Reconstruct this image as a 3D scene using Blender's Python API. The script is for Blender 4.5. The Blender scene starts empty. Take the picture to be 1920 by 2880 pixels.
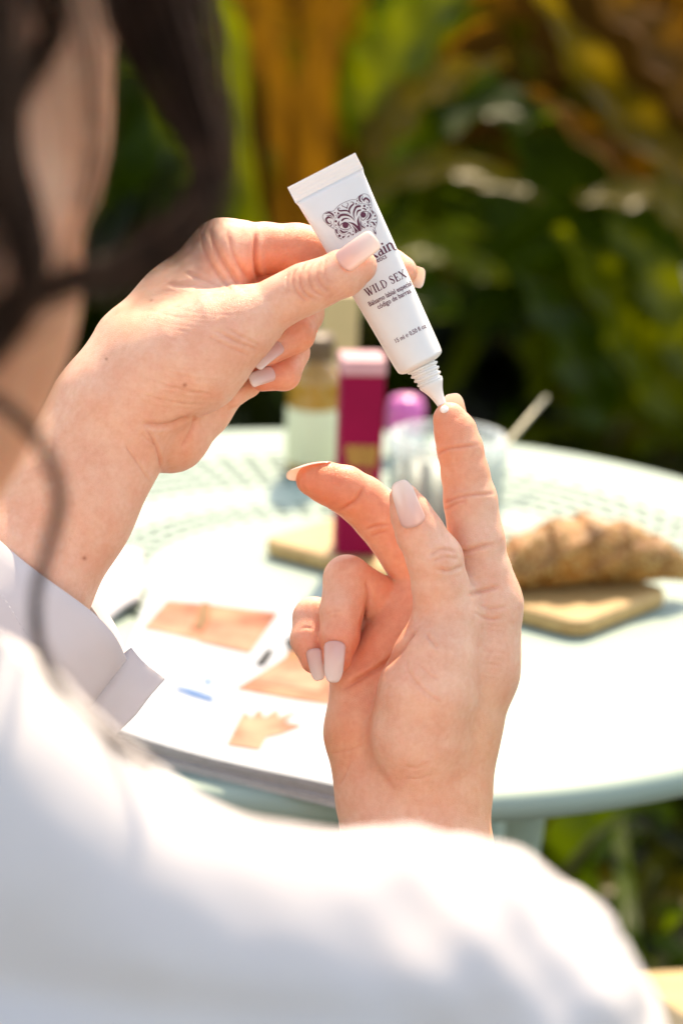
import bpy, bmesh, math, random
import numpy as np
from mathutils import Matrix, Vector
rng = np.random.default_rng(7); random.seed(7)
SC = bpy.context.scene; COL = SC.collection

# ------------------------------------------------------------------ camera
FPX, DIST = 6800.0, 0.95          # focal length in photo pixels, focus distance (m)
CAMZ, PITCH, ROLL = 1.22, 17.0, 2.0
cd = bpy.data.cameras.new('camera'); cam = bpy.data.objects.new('camera', cd); COL.objects.link(cam)
SC.camera = cam
CM = Matrix.Translation((0, 0, CAMZ)) @ Matrix.Rotation(math.radians(90 - PITCH), 4, 'X') @ Matrix.Rotation(math.radians(ROLL), 4, 'Z')
cam.matrix_world = CM
cd.sensor_fit = 'VERTICAL'; cd.sensor_height = 36; cd.sensor_width = 24; cd.lens = 85
cd.clip_start = 0.02; cd.clip_end = 500
cd.dof.use_dof = True; cd.dof.focus_distance = 0.945; cd.dof.aperture_fstop = 6.4; cd.dof.aperture_blades = 9
CMN = np.array(CM)

# ------------------------------------------------------------------ world, sun, exposure
SUN_DIR = Vector((0.12, 0.62, 0.77)).normalized()      # towards the sun
w = bpy.data.worlds.new('World'); SC.world = w; w.use_nodes = True
nt = w.node_tree; bg = nt.nodes['Background']
sky = nt.nodes.new('ShaderNodeTexSky'); sky.sky_type = 'NISHITA'; sky.sun_disc = False
sky.sun_elevation = math.asin(SUN_DIR.z); sky.sun_rotation = math.atan2(SUN_DIR.x, SUN_DIR.y)
nt.links.new(sky.outputs[0], bg.inputs[0]); bg.inputs[1].default_value = 0.15
sl = bpy.data.lights.new('sun', 'SUN'); so = bpy.data.objects.new('sun', sl); COL.objects.link(so)
sl.energy = 2.1; sl.angle = math.radians(0.53); sl.color = (1.0, 0.95, 0.87)
so.rotation_euler = SUN_DIR.to_track_quat('Z', 'Y').to_euler(); so.location = (-3, 5, 8)
SC.view_settings.view_transform = 'Standard'; SC.view_settings.look = 'None'
SC.view_settings.exposure = 1.85; SC.view_settings.gamma = 1.0; SC.view_settings.use_curve_mapping = False
SC.view_settings.use_white_balance = True; SC.view_settings.white_balance_temperature = 9300; SC.view_settings.white_balance_tint = 12
SC.render.engine = 'CYCLES'
SC.cycles.use_denoising = True
SC.cycles.max_bounces = 10; SC.cycles.transparent_max_bounces = 24
SC.cycles.caustics_reflective = False; SC.cycles.caustics_refractive = False
SC.cycles.sample_clamp_indirect = 8

# ------------------------------------------------------------------ helpers
def cam2w(P):
    P = np.atleast_2d(np.asarray(P, float))            # camera frame: x right, y up, z forward
    Q = np.c_[P[:, 0], P[:, 1], -P[:, 2], np.ones(len(P))]
    return (Q @ CMN.T)[:, :3]
def at_depth(px, py, z):                              # photo pixel + depth in metres -> camera frame
    px, py, z = np.broadcast_arrays(np.asarray(px, float), np.asarray(py, float), np.asarray(z, float))
    return np.stack([(px - 960) / FPX * z, -(py - 1440) / FPX * z, z], -1)
def pxw(P):                                            # hand space (px, py, depth in px units at the focus distance) -> world
    P = np.atleast_2d(np.asarray(P, float))
    return cam2w(at_depth(P[:, 0], P[:, 1], DIST + P[:, 2] * DIST / FPX))
def on_plane(px, py, zw):                              # photo pixel -> world point on the horizontal plane z = zw
    p = cam2w(at_depth(px, py, 1.0))[0]; o = np.array([0, 0, CAMZ]); d = p - o
    return o + d * ((zw - CAMZ) / d[2])
def wdepth(px, py, z): return cam2w(at_depth(px, py, z))[0]

def mesh_obj(name, V, Fc, mat=None, parent=None, smooth=True, mats=None, fm=None):
    V = np.asarray(V, float)
    me = bpy.data.meshes.new(name)
    if isinstance(Fc, np.ndarray) and Fc.ndim == 2:
        n, k = Fc.shape
        me.vertices.add(len(V)); me.vertices.foreach_set('co', V.astype(np.float32).ravel())
        me.loops.add(n * k); me.loops.foreach_set('vertex_index', Fc.astype(np.int32).ravel())
        me.polygons.add(n); me.polygons.foreach_set('loop_start', np.arange(0, n * k, k, dtype=np.int32))
        me.update(calc_edges=True)
    else:
        me.from_pydata([tuple(v) for v in V], [], [tuple(int(i) for i in f) for f in Fc]); me.update()
    me.polygons.foreach_set('use_smooth', np.full(len(me.polygons), smooth))
    for m in (mats or ([mat] if mat else [])): me.materials.append(m)
    if fm is not None: me.polygons.foreach_set('material_index', np.asarray(fm, np.int32))
    o = bpy.data.objects.new(name, me); COL.objects.link(o)
    if parent is not None:
        o.parent = parent; o.matrix_parent_inverse = parent.matrix_world.inverted()
    return o
def empty(name, loc):
    o = bpy.data.objects.new(name, None); COL.objects.link(o); o.location = loc
    o.matrix_world = Matrix.Translation(loc); o.empty_display_size = 0.05
    return o
def tag(o, label=None, cat=None, group=None, kind=None):
    if label: o['label'] = label
    if cat: o['category'] = cat
    if group: o['group'] = group
    if kind: o['kind'] = kind
    return o
def fattr(o, name, vals):
    a = o.data.attributes.new(name, 'FLOAT', 'POINT'); a.data.foreach_set('value', np.asarray(vals, np.float32))
def cattr(o, name, vals):
    a = o.data.attributes.new(name, 'FLOAT_COLOR', 'POINT')
    vals = np.asarray(vals, np.float32); a.data.foreach_set('color', np.c_[vals, np.ones(len(vals), np.float32)].ravel())
def cat_meshes(parts):
    V, Fs, n = [], [], 0
    for v, f in parts:
        v = np.asarray(v, float); V.append(v); Fs += [[int(i) + n for i in q] for q in f]; n += len(v)
    return np.vstack(V), Fs
def loft(rings, close=True, cap0=False, cap1=False):
    R, n = len(rings), len(rings[0]); V = np.vstack(rings); Fs = []
    for i in range(R - 1):
        for j in range(n if close else n - 1):
            k = (j + 1) % n
            Fs.append((i * n + j, i * n + k, (i + 1) * n + k, (i + 1) * n + j))
    if cap0: Fs.append(tuple(range(n - 1, -1, -1)))
    if cap1: Fs.append(tuple((R - 1) * n + j for j in range(n)))
    return V, Fs
def lathe(profile, n=40, center=(0, 0, 0), cap0=True, cap1=True):
    a = np.linspace(0, 2 * np.pi, n, endpoint=False)
    rings = [np.c_[r * np.cos(a), r * np.sin(a), np.full(n, z)] + np.array(center) for r, z in profile]
    return loft(rings, True, cap0, cap1)
def tube(P, r, n=8, cap=True):
    P = np.asarray(P, float); r = np.broadcast_to(np.asarray(r, float), (len(P),))
    T = np.gradient(P, axis=0); T /= np.linalg.norm(T, axis=1)[:, None] + 1e-12
    up = np.array([0, 0, 1.0]) if abs(T[0, 2]) < 0.9 else np.array([1.0, 0, 0])
    a = np.linspace(0, 2 * np.pi, n, endpoint=False); rings = []
    N = np.cross(T[0], up); N /= np.linalg.norm(N)
    for i in range(len(P)):
        N = N - T[i] * N.dot(T[i]); N /= np.linalg.norm(N) + 1e-12
        B = np.cross(T[i], N)
        rings.append(P[i] + r[i] * (np.cos(a)[:, None] * N + np.sin(a)[:, None] * B))
    return loft(rings, True, cap, cap)
def spline(P, n):
    P = np.asarray(P, float); Q = np.vstack([2 * P[0] - P[1], P, 2 * P[-1] - P[-2]])
    t = np.linspace(0, len(P) - 1 - 1e-9, n); i = t.astype(int); f = (t - i)[:, None]
    a, b, c, d = Q[i], Q[i + 1], Q[i + 2], Q[i + 3]
    return 0.5 * (2 * b + (c - a) * f + (2 * a - 5 * b + 4 * c - d) * f ** 2 + (3 * b - 3 * c + d - a) * f ** 3)
def box(cx, cy, cz, sx, sy, sz, bev=0.0, rot=0.0, seg=2):
    bm = bmesh.new(); bmesh.ops.create_cube(bm, size=1.0)
    for v in bm.verts: v.co = Vector((v.co.x * sx, v.co.y * sy, v.co.z * sz))
    if bev: bmesh.ops.bevel(bm, geom=list(bm.edges), offset=bev, segments=seg, affect='EDGES', profile=0.5)
    R = Matrix.Rotation(rot, 3, 'Z'); bm.verts.ensure_lookup_table()
    V = [(R @ v.co) + Vector((cx, cy, cz)) for v in bm.verts]; Fs = [[v.index for v in f.verts] for f in bm.faces]
    bm.free(); return np.array([tuple(v) for v in V]), Fs

# ------------------------------------------------------------------ materials
class Nd:
    def __init__(s, name):
        s.m = bpy.data.materials.new(name); s.m.use_nodes = True; s.t = s.m.node_tree
        s.b = s.t.nodes['Principled BSDF']; s.out = s.t.nodes['Material Output']
    def n(s, typ, **kw):
        o = s.t.nodes.new(typ)
        for k, v in kw.items():
            if k in o.inputs: o.inputs[k].default_value = v
            else: setattr(o, k, v)
        return o
    def l(s, a, b): s.t.links.new(a, b)
    def coord(s): return s.n('ShaderNodeNewGeometry').outputs['Position']
    def noise(s, scale, detail=4, rough=0.55):
        o = s.n('ShaderNodeTexNoise'); o.inputs['Scale'].default_value = scale; o.inputs['Detail'].default_value = detail
        o.inputs['Roughness'].default_value = rough; s.l(s.coord(), o.inputs['Vector']); return o.outputs['Fac']
    def ramp(s, fac, stops):
        r = s.n('ShaderNodeValToRGB'); e = r.color_ramp.elements
        while len(e) < len(stops): e.new(0.5)
        for i, (p, c) in enumerate(stops): e[i].position = p; e[i].color = (*c, 1)
        s.l(fac, r.inputs['Fac']); return r.outputs['Color']
    def mix(s, fac, a, b):
        r = s.n('ShaderNodeMix', data_type='RGBA')
        for sock, v in ((r.inputs[0], fac), (r.inputs[6], a), (r.inputs[7], b)):
            if isinstance(v, bpy.types.NodeSocket): s.l(v, sock)
            else: sock.default_value = v if not isinstance(v, tuple) else (*v, 1)
        return r.outputs[2]
    def bump(s, h, strength, dist):
        b = s.n('ShaderNodeBump'); b.inputs['Strength'].default_value = strength; b.inputs['Distance'].default_value = dist
        s.l(h, b.inputs['Height']); s.l(b.outputs[0], s.b.inputs['Normal']); return b
def simple(name, col, rough=0.5, var=0.12, scale=60, metal=0.0, bump=0.0, bscale=400, bdist=0.0005, coat=0.0, sss=0.0):
    d = Nd(name); f = d.noise(scale)
    c0 = tuple(max(0, c * (1 - var)) for c in col); c1 = tuple(min(1, c * (1 + var)) for c in col)
    d.l(d.ramp(f, [(0.3, c0), (0.7, c1)]), d.b.inputs['Base Color'])
    d.b.inputs['Roughness'].default_value = rough; d.b.inputs['Metallic'].default_value = metal
    d.b.inputs['Coat Weight'].default_value = coat
    if sss:
        d.b.inputs['Subsurface Weight'].default_value = sss; d.b.inputs['Subsurface Radius'].default_value = (1, 0.8, 0.7); d.b.inputs['Subsurface Scale'].default_value = 0.003
    if bump: d.bump(d.noise(bscale, 3), bump, bdist)
    return d.m

def mat_skin():
    d = Nd('skin'); at = d.n('ShaderNodeAttribute', attribute_name='tone')
    mott = d.noise(95, 6, 0.7); fine = d.noise(420, 3, 0.6)
    c = d.mix(d.ramp(mott, [(0.38, (0, 0, 0)), (0.62, (1, 1, 1))]), (0.80, 0.405, 0.275), (0.84, 0.495, 0.355))
    mul = d.n('ShaderNodeMix', data_type='RGBA', blend_type='MULTIPLY'); mul.inputs[0].default_value = 1
    d.l(c, mul.inputs[6]); d.l(at.outputs['Color'], mul.inputs[7])
    mul2 = d.n('ShaderNodeMix', data_type='RGBA', blend_type='MULTIPLY'); mul2.inputs[0].default_value = 1
    d.l(mul.outputs[2], mul2.inputs[6]); d.l(d.ramp(fine, [(0.30, (0.95, 0.91, 0.89)), (0.62, (1, 1, 1))]), mul2.inputs[7])
    d.l(mul2.outputs[2], d.b.inputs['Base Color'])
    d.b.inputs['Roughness'].default_value = 0.46; d.b.inputs['Specular IOR Level'].default_value = 0.42
    d.b.inputs['Subsurface Weight'].default_value = 0.5
    d.b.inputs['Subsurface Radius'].default_value = (1.0, 0.32, 0.16); d.b.inputs['Subsurface Scale'].default_value = 0.0042
    vo = d.n('ShaderNodeTexVoronoi', feature='DISTANCE_TO_EDGE'); vo.inputs['Scale'].default_value = 1100; d.l(d.coord(), vo.inputs['Vector'])
    mp = d.n('ShaderNodeMapRange'); mp.inputs[1].default_value = 0; mp.inputs[2].default_value = 0.12; d.l(vo.outputs[0], mp.inputs[0])
    ad = d.n('ShaderNodeMath', operation='ADD'); d.l(mp.outputs[0], ad.inputs[0]); d.l(d.noise(240, 4, 0.65), ad.inputs[1])
    d.bump(ad.outputs[0], 0.42, 0.00022)
    return d.m
def mat_nail():
    d = Nd('nail_polish'); at = d.n('ShaderNodeAttribute', attribute_name='along')
    d.l(d.ramp(at.outputs['Fac'], [(0.0, (0.82, 0.50, 0.46)), (0.4, (0.86, 0.61, 0.57)), (0.85, (0.92, 0.80, 0.76))]), d.b.inputs['Base Color'])
    d.b.inputs['Roughness'].default_value = 0.16; d.b.inputs['Coat Weight'].default_value = 0.6; d.b.inputs['Coat Roughness'].default_value = 0.05
    tr = d.n('ShaderNodeBsdfTranslucent'); tr.inputs[0].default_value = (0.9, 0.76, 0.62, 1); mx = d.n('ShaderNodeMixShader'); mx.inputs[0].default_value = 0.4
    d.l(d.b.outputs[0], mx.inputs[1]); d.l(tr.outputs[0], mx.inputs[2]); d.l(mx.outputs[0], d.out.inputs['Surface'])
    return d.m
def mat_leaf(name, dark, light, trans=0.45, rough=0.35):
    d = Nd(name); at = d.n('ShaderNodeAttribute', attribute_name='vein')
    wv = d.n('ShaderNodeTexWave'); wv.inputs['Scale'].default_value = 1.0; wv.inputs['Distortion'].default_value = 1.5
    d.l(at.outputs['Vector'], wv.inputs['Vector'])
    f = d.noise(9, 4); c = d.ramp(f, [(0.3, dark), (0.7, light)])
    d.l(c, d.b.inputs['Base Color']); d.b.inputs['Roughness'].default_value = rough; d.b.inputs['Specular IOR Level'].default_value = 0.12
    tr = d.n('ShaderNodeBsdfTranslucent'); g = d.n('ShaderNodeGamma'); g.inputs[1].default_value = 0.8
    d.l(c, g.inputs[0]); d.l(g.outputs[0], tr.inputs[0])
    mx = d.n('ShaderNodeMixShader'); mx.inputs[0].default_value = trans
    d.l(d.b.outputs[0], mx.inputs[1]); d.l(tr.outputs[0], mx.inputs[2]); d.l(mx.outputs[0], d.out.inputs['Surface'])
    return d.m
def mat_wood(name, c0, c1, scale=30):
    d = Nd(name); mp = d.n('ShaderNodeMapping'); mp.inputs['Scale'].default_value = (1, 6, 6); mp.inputs['Rotation'].default_value = (0, 0, 0.3)
    d.l(d.coord(), mp.inputs[0]); no = d.n('ShaderNodeTexNoise'); no.inputs['Scale'].default_value = scale; no.inputs['Detail'].default_value = 6
    d.l(mp.outputs[0], no.inputs['Vector']); d.l(d.ramp(no.outputs['Fac'], [(0.3, c0), (0.65, c1)]), d.b.inputs['Base Color'])
    d.b.inputs['Roughness'].default_value = 0.5; d.bump(no.outputs['Fac'], 0.2, 0.0005); return d.m
def mat_fabric():
    d = Nd('white_cotton'); d.l(d.ramp(d.noise(25), [(0.3, (0.64, 0.605, 0.615)), (0.7, (0.69, 0.655, 0.66))]), d.b.inputs['Base Color'])
    d.b.inputs['Roughness'].default_value = 0.85; d.b.inputs['Sheen Weight'].default_value = 0.15
    wv = d.n('ShaderNodeTexWave'); wv.inputs['Scale'].default_value = 900; d.l(d.coord(), wv.inputs['Vector'])
    ad = d.n('ShaderNodeMath', operation='ADD'); d.l(wv.outputs['Fac'], ad.inputs[0]); d.l(d.noise(1500, 2), ad.inputs[1])
    d.bump(ad.outputs[0], 0.12, 0.00015)
    tr = d.n('ShaderNodeBsdfTranslucent'); tr.inputs[0].default_value = (0.70, 0.62, 0.62, 1)
    mx = d.n('ShaderNodeMixShader'); mx.inputs[0].default_value = 0.18
    d.l(d.b.outputs[0], mx.inputs[1]); d.l(tr.outputs[0], mx.inputs[2]); d.l(mx.outputs[0], d.out.inputs['Surface'])
    return d.m
def mat_glass(name, tint, mixw=0.75):
    d = Nd(name); tr = d.n('ShaderNodeBsdfTransparent'); tr.inputs[0].default_value = (*tint, 1)
    d.b.inputs['Base Color'].default_value = (*tint, 1); d.b.inputs['Roughness'].default_value = 0.06
    fr = d.n('ShaderNodeLayerWeight'); fr.inputs[0].default_value = 0.35
    r = d.n('ShaderNodeMapRange'); r.inputs[3].default_value = mixw; r.inputs[4].default_value = 0.15; d.l(fr.outputs['Facing'], r.inputs[0])
    mx = d.n('ShaderNodeMixShader'); d.l(r.outputs[0], mx.inputs[0]); d.l(d.b.outputs[0], mx.inputs[1]); d.l(tr.outputs[0], mx.inputs[2])
    d.l(mx.outputs[0], d.out.inputs['Surface']); return d.m

M = dict(
    skin=mat_skin(), nail=mat_nail(), cotton=mat_fabric(),
    thread=simple('thread', (0.62, 0.58, 0.60), 0.8),
    tube=simple('tube_plastic', (0.74, 0.71, 0.68), 0.38, 0.02, 80, bump=0.05, bscale=900, bdist=0.0001, sss=0.25),
    ink=simple('wine_ink', (0.11, 0.012, 0.035), 0.5, 0.05),
    balm=simple('balm', (0.88, 0.84, 0.80), 0.12, 0.02, coat=0.5, sss=0.4),
    table=simple('mint_metal_paint', (0.275, 0.365, 0.315), 0.55, 0.03, 20, bump=0.05, bscale=150),
    wine=simple('wine_card', (0.27, 0.004, 0.040), 0.7, 0.06, 40),
    rose=simple('rose_card', (0.60, 0.30, 0.32), 0.45, 0.04),
    gold=simple('gold_foil', (0.46, 0.24, 0.05), 0.38, 0.1, 60, metal=0.25),
    amber=simple('amber_glass', (0.36, 0.17, 0.02), 0.15, 0.2, 30, coat=0.5),
    label=simple('cream_label', (0.62, 0.62, 0.42), 0.6, 0.05, 40),
    cream=simple('cream_card', (0.52, 0.38, 0.19), 0.6, 0.06, 40),
    pink=simple('pink_plastic', (0.62, 0.10, 0.38), 0.3, 0.05, 40, coat=0.4),
    white=simple('white_plastic', (0.78, 0.80, 0.76), 0.35, 0.03),
    brown=simple('brown_cap', (0.10, 0.05, 0.02), 0.4),
    board=mat_wood('board_wood', (0.36, 0.20, 0.07), (0.48, 0.30, 0.12)),
    stool=mat_wood('stool_wood', (0.46, 0.31, 0.14), (0.56, 0.40, 0.20)),
    crust=simple('crust', (0.30, 0.115, 0.018), 0.55, 0.45, 60, bump=0.8, bscale=300, bdist=0.002),
    stripe=simple('blue_grey_paint', (0.22, 0.30, 0.31), 0.4),
    seed=simple('seed', (0.46, 0.27, 0.09), 0.6, 0.25, 200),
    glass=mat_glass('ribbed_glass', (0.93, 0.96, 0.95), 0.88), drink=simple('milky_drink', (0.66, 0.66, 0.60), 0.3, 0.05),
    steel=simple('steel', (0.22, 0.21, 0.15), 0.35, 0.1, metal=0.3),
    paper=simple('paper', (0.43, 0.455, 0.485), 0.5, 0.02), edge=simple('page_edges', (0.45, 0.42, 0.42), 0.8, 0.25, 900),
    hair=simple('dark_hair', (0.045, 0.018, 0.009), 0.55, 0.4, 120), red=simple('red_fabric', (0.55, 0.03, 0.06), 0.7),
    soil=simple('soil', (0.02, 0.016, 0.008), 0.95, 0.5, 6, bump=0.6, bscale=40, bdist=0.02),
    lip=simple('lip', (0.5, 0.16, 0.14), 0.4), eyew=simple('eye', (0.8, 0.78, 0.75), 0.2), iris=simple('iris', (0.06, 0.03, 0.015), 0.2),
    leafA=mat_leaf('leaf_green', (0.022, 0.044, 0.0010), (0.060, 0.098, 0.0018), 0.5),
    leafB=mat_leaf('leaf_lime', (0.052, 0.068, 0.0010), (0.12, 0.135, 0.002), 0.55),
    leafC=mat_leaf('leaf_dark', (0.007, 0.010, 0.0008), (0.018, 0.022, 0.0015), 0.3),
    leafD=mat_leaf('leaf_brown', (0.075, 0.028, 0.0012), (0.19, 0.070, 0.0025), 0.45, 0.7),
    leafG=mat_leaf('leaf_gold', (0.085, 0.050, 0.0015), (0.19, 0.115, 0.003), 0.55),
    leafE=mat_leaf('leaf_olive', (0.070, 0.052, 0.0010), (0.165, 0.120, 0.002), 0.5),
    stem=simple('plant_stem', (0.11, 0.10, 0.03), 0.6, 0.3, 20), bark=simple('brown_stalk', (0.17, 0.085, 0.022), 0.85, 0.4, 14, bump=0.6, bscale=50, bdist=0.01),
)

for k_, v_ in (('hair', .15), ('wine', .12), ('table', .25), ('rose', .2)): M[k_].node_tree.nodes['Principled BSDF'].inputs['Specular IOR Level'].default_value = v_
# ------------------------------------------------------------------ implicit surfaces for the body
class Vol:
    def __init__(s, lo, hi, h):
        s.lo = np.array(lo, float); s.h = h
        s.n = np.ceil((np.array(hi, float) - s.lo) / h).astype(int) + 1
        s.ax = [(s.lo[i] + h * np.arange(s.n[i])).astype(np.float32) for i in range(3)]
        s.big = 14 * h
    def new(s): return np.full(s.n, s.big, np.float32)
    def sub(s, lo, hi):
        a = np.clip(np.floor((np.array(lo) - s.lo) / s.h).astype(int), 0, s.n); b = np.clip(np.ceil((np.array(hi) - s.lo) / s.h).astype(int) + 1, 0, s.n)
        return tuple(slice(a[i], b[i]) for i in range(3))
    def seg(s, D, A, B, k, sq=1.0, nrm=(0, 0, 1), sign=1):
        a, ra, b, rb = np.array(A[:3], float), A[3], np.array(B[:3], float), B[3]
        m = max(ra, rb) * max(1, sq) + k + 2 * s.h
        sl = s.sub(np.minimum(a, b) - m, np.maximum(a, b) + m)
        x, y, z = s.ax[0][sl[0]][:, None, None], s.ax[1][sl[1]][None, :, None], s.ax[2][sl[2]][None, None, :]
        if x.size * y.size * z.size == 0: return
        ab = b - a; L2 = ab.dot(ab) + 1e-9
        px, py, pz = x - a[0], y - a[1], z - a[2]
        t = np.clip((px * ab[0] + py * ab[1] + pz * ab[2]) / L2, 0, 1)
        vx, vy, vz = px - t * ab[0], py - t * ab[1], pz - t * ab[2]
        d2 = vx * vx + vy * vy + vz * vz
        if sq != 1.0:
            q = vx * nrm[0] + vy * nrm[1] + vz * nrm[2]; d2 = d2 + q * q * (1 / sq ** 2 - 1)
        d = np.sqrt(d2) - (ra + t * (rb - ra))
        if sign > 0: D[sl] = smin(D[sl], d, k)
        else: D[sl] = -smin(-D[sl], d, k)
    def chain(s, D, pts, k, sq=1.0, nrm=(0, 0, 1)):
        for A, B in zip(pts[:-1], pts[1:]): s.seg(D, A, B, k, sq, nrm)
    def join(s, D, E, k): np.copyto(D, smin(D, E, k))
    def mesh(s, D):
        nx, ny, nz = D.shape; S = D < 0
        cnt = np.zeros((nx - 1, ny - 1, nz - 1), np.int8)
        for i in (0, 1):
            for j in (0, 1):
                for k in (0, 1): cnt += S[i:nx - 1 + i, j:ny - 1 + j, k:nz - 1 + k]
        C = np.argwhere((cnt > 0) & (cnt < 8)); idx = np.full(cnt.shape, -1, np.int32); idx[tuple(C.T)] = np.arange(len(C))
        acc = np.zeros((len(C), 3)); num = np.zeros(len(C))
        corners = [(i, j, k) for i in (0, 1) for j in (0, 1) for k in (0, 1)]
        val = {c: D[C[:, 0] + c[0], C[:, 1] + c[1], C[:, 2] + c[2]].astype(float) for c in corners}
        for c in corners:
            for axx in range(3):
                if c[axx] == 0:
                    e = list(c); e[axx] = 1; e = tuple(e); v0, v1 = val[c], val[e]; m = (v0 < 0) != (v1 < 0)
                    t = np.where(m, v0 / np.where(m, v0 - v1, 1), 0); p = np.tile(np.array(c, float), (len(C), 1)); p[:, axx] = t
                    acc[m] += p[m]; num[m] += 1
        V = s.lo + (C + acc / num[:, None]) * s.h; Fs = []
        for axx in range(3):
            u, v = [(1, 2), (2, 0), (0, 1)][axx]
            a = [slice(None)] * 3; b = [slice(None)] * 3; a[axx] = slice(0, -1); b[axx] = slice(1, None)
            for dd in (u, v): a[dd] = slice(1, -1); b[dd] = slice(1, -1)
            s0, s1 = S[tuple(a)], S[tuple(b)]; E = np.argwhere(s0 != s1)
            fl = s0[tuple(E.T)]; E = E.copy(); E[:, u] += 1; E[:, v] += 1
            def g(du, dv):
                Q = E.copy(); Q[:, u] -= du; Q[:, v] -= dv; return idx[tuple(Q.T)]
            q = np.c_[g(1, 1), g(0, 1), g(0, 0), g(1, 0)]
            q[~fl] = q[~fl][:, ::-1]; Fs.append(q)
        return V, np.vstack(Fs)
def smin(a, b, k):
    if k <= 0: return np.minimum(a, b)
    h = np.clip(0.5 + 0.5 * (a - b) / k, 0, 1); return (a + (b - a) * h - k * h * (1 - h)).astype(np.float32)
def edges_of(Fq):
    E = np.vstack([Fq[:, [i, (i + 1) % Fq.shape[1]]] for i in range(Fq.shape[1])]); return E
def relax(V, Fq, it=4, lam=0.5, mu=-0.52):
    E = edges_of(Fq); n = len(V); deg = np.bincount(E[:, 0], minlength=n) + np.bincount(E[:, 1], minlength=n)
    for i in range(it):
        for l in (lam, mu):
            A = np.stack([np.bincount(E[:, 0], V[E[:, 1], c], n) + np.bincount(E[:, 1], V[E[:, 0], c], n) for c in range(3)], 1) / np.maximum(deg, 1)[:, None]
            V = V + l * (A - V)
    return V
def vnormals(V, Fq):
    n = np.cross(V[Fq[:, 2]] - V[Fq[:, 0]], V[Fq[:, 3]] - V[Fq[:, 1]]); N = np.zeros_like(V)
    for c in range(3):
        N[:, c] = sum(np.bincount(Fq[:, j], n[:, c], len(V)) for j in range(4))
    return N / (np.linalg.norm(N, axis=1)[:, None] + 1e-12)
def dist_poly(P2, pts):
    pts = np.asarray(pts, float); best = np.full(len(P2), 1e9); tt = np.zeros(len(P2)); L = len(pts) - 1
    for i in range(L):
        a, b = pts[i], pts[i + 1]; ab = b - a; t = np.clip(((P2 - a) @ ab) / (ab @ ab + 1e-9), 0, 1)
        d = np.linalg.norm(P2 - a - t[:, None] * ab, axis=1); m = d < best; best[m] = d[m]; tt[m] = (i + t[m]) / L
    return best, tt
def creases(V, N, tone, lines):
    # lines: (points in the picture plane, depth, width, zmin, zmax, redness)
    front = N[:, 2] < -0.05
    for pts, dep, wid, z0, z1, red in lines:
        P = spline(pts, max(12, 5 * len(pts))); lo = P.min(0) - 5 * wid; hi = P.max(0) + 5 * wid
        m = front & (V[:, 2] > z0) & (V[:, 2] < z1) & (V[:, 0] > lo[0]) & (V[:, 0] < hi[0]) & (V[:, 1] > lo[1]) & (V[:, 1] < hi[1])
        I = np.nonzero(m)[0]
        if not len(I): continue
        d, t = dist_poly(V[I, :2], P); g = np.exp(-(d / wid) ** 2) * np.clip(np.minimum(t, 1 - t) * 6 + 0.12, 0, 1)
        ridge = np.exp(-((d - 2.4 * wid) / (1.3 * wid)) ** 2) * 0.22 * np.clip(np.minimum(t, 1 - t) * 6, 0, 1)
        V[I] -= N[I] * (0.95 * dep * (g - ridge))[:, None]
        tone[I] *= 1 - (g * red * 0.6)[:, None] * np.array([0.30, 0.85, 1.0])
def spots(V, tone, lst):
    for x, y, z, r, col in lst:
        d2 = ((V - np.array([x, y, z])) ** 2).sum(1) / r ** 2; g = np.exp(-d2)[:, None]
        tone *= 1 - g * (1 - np.array(col))

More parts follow.
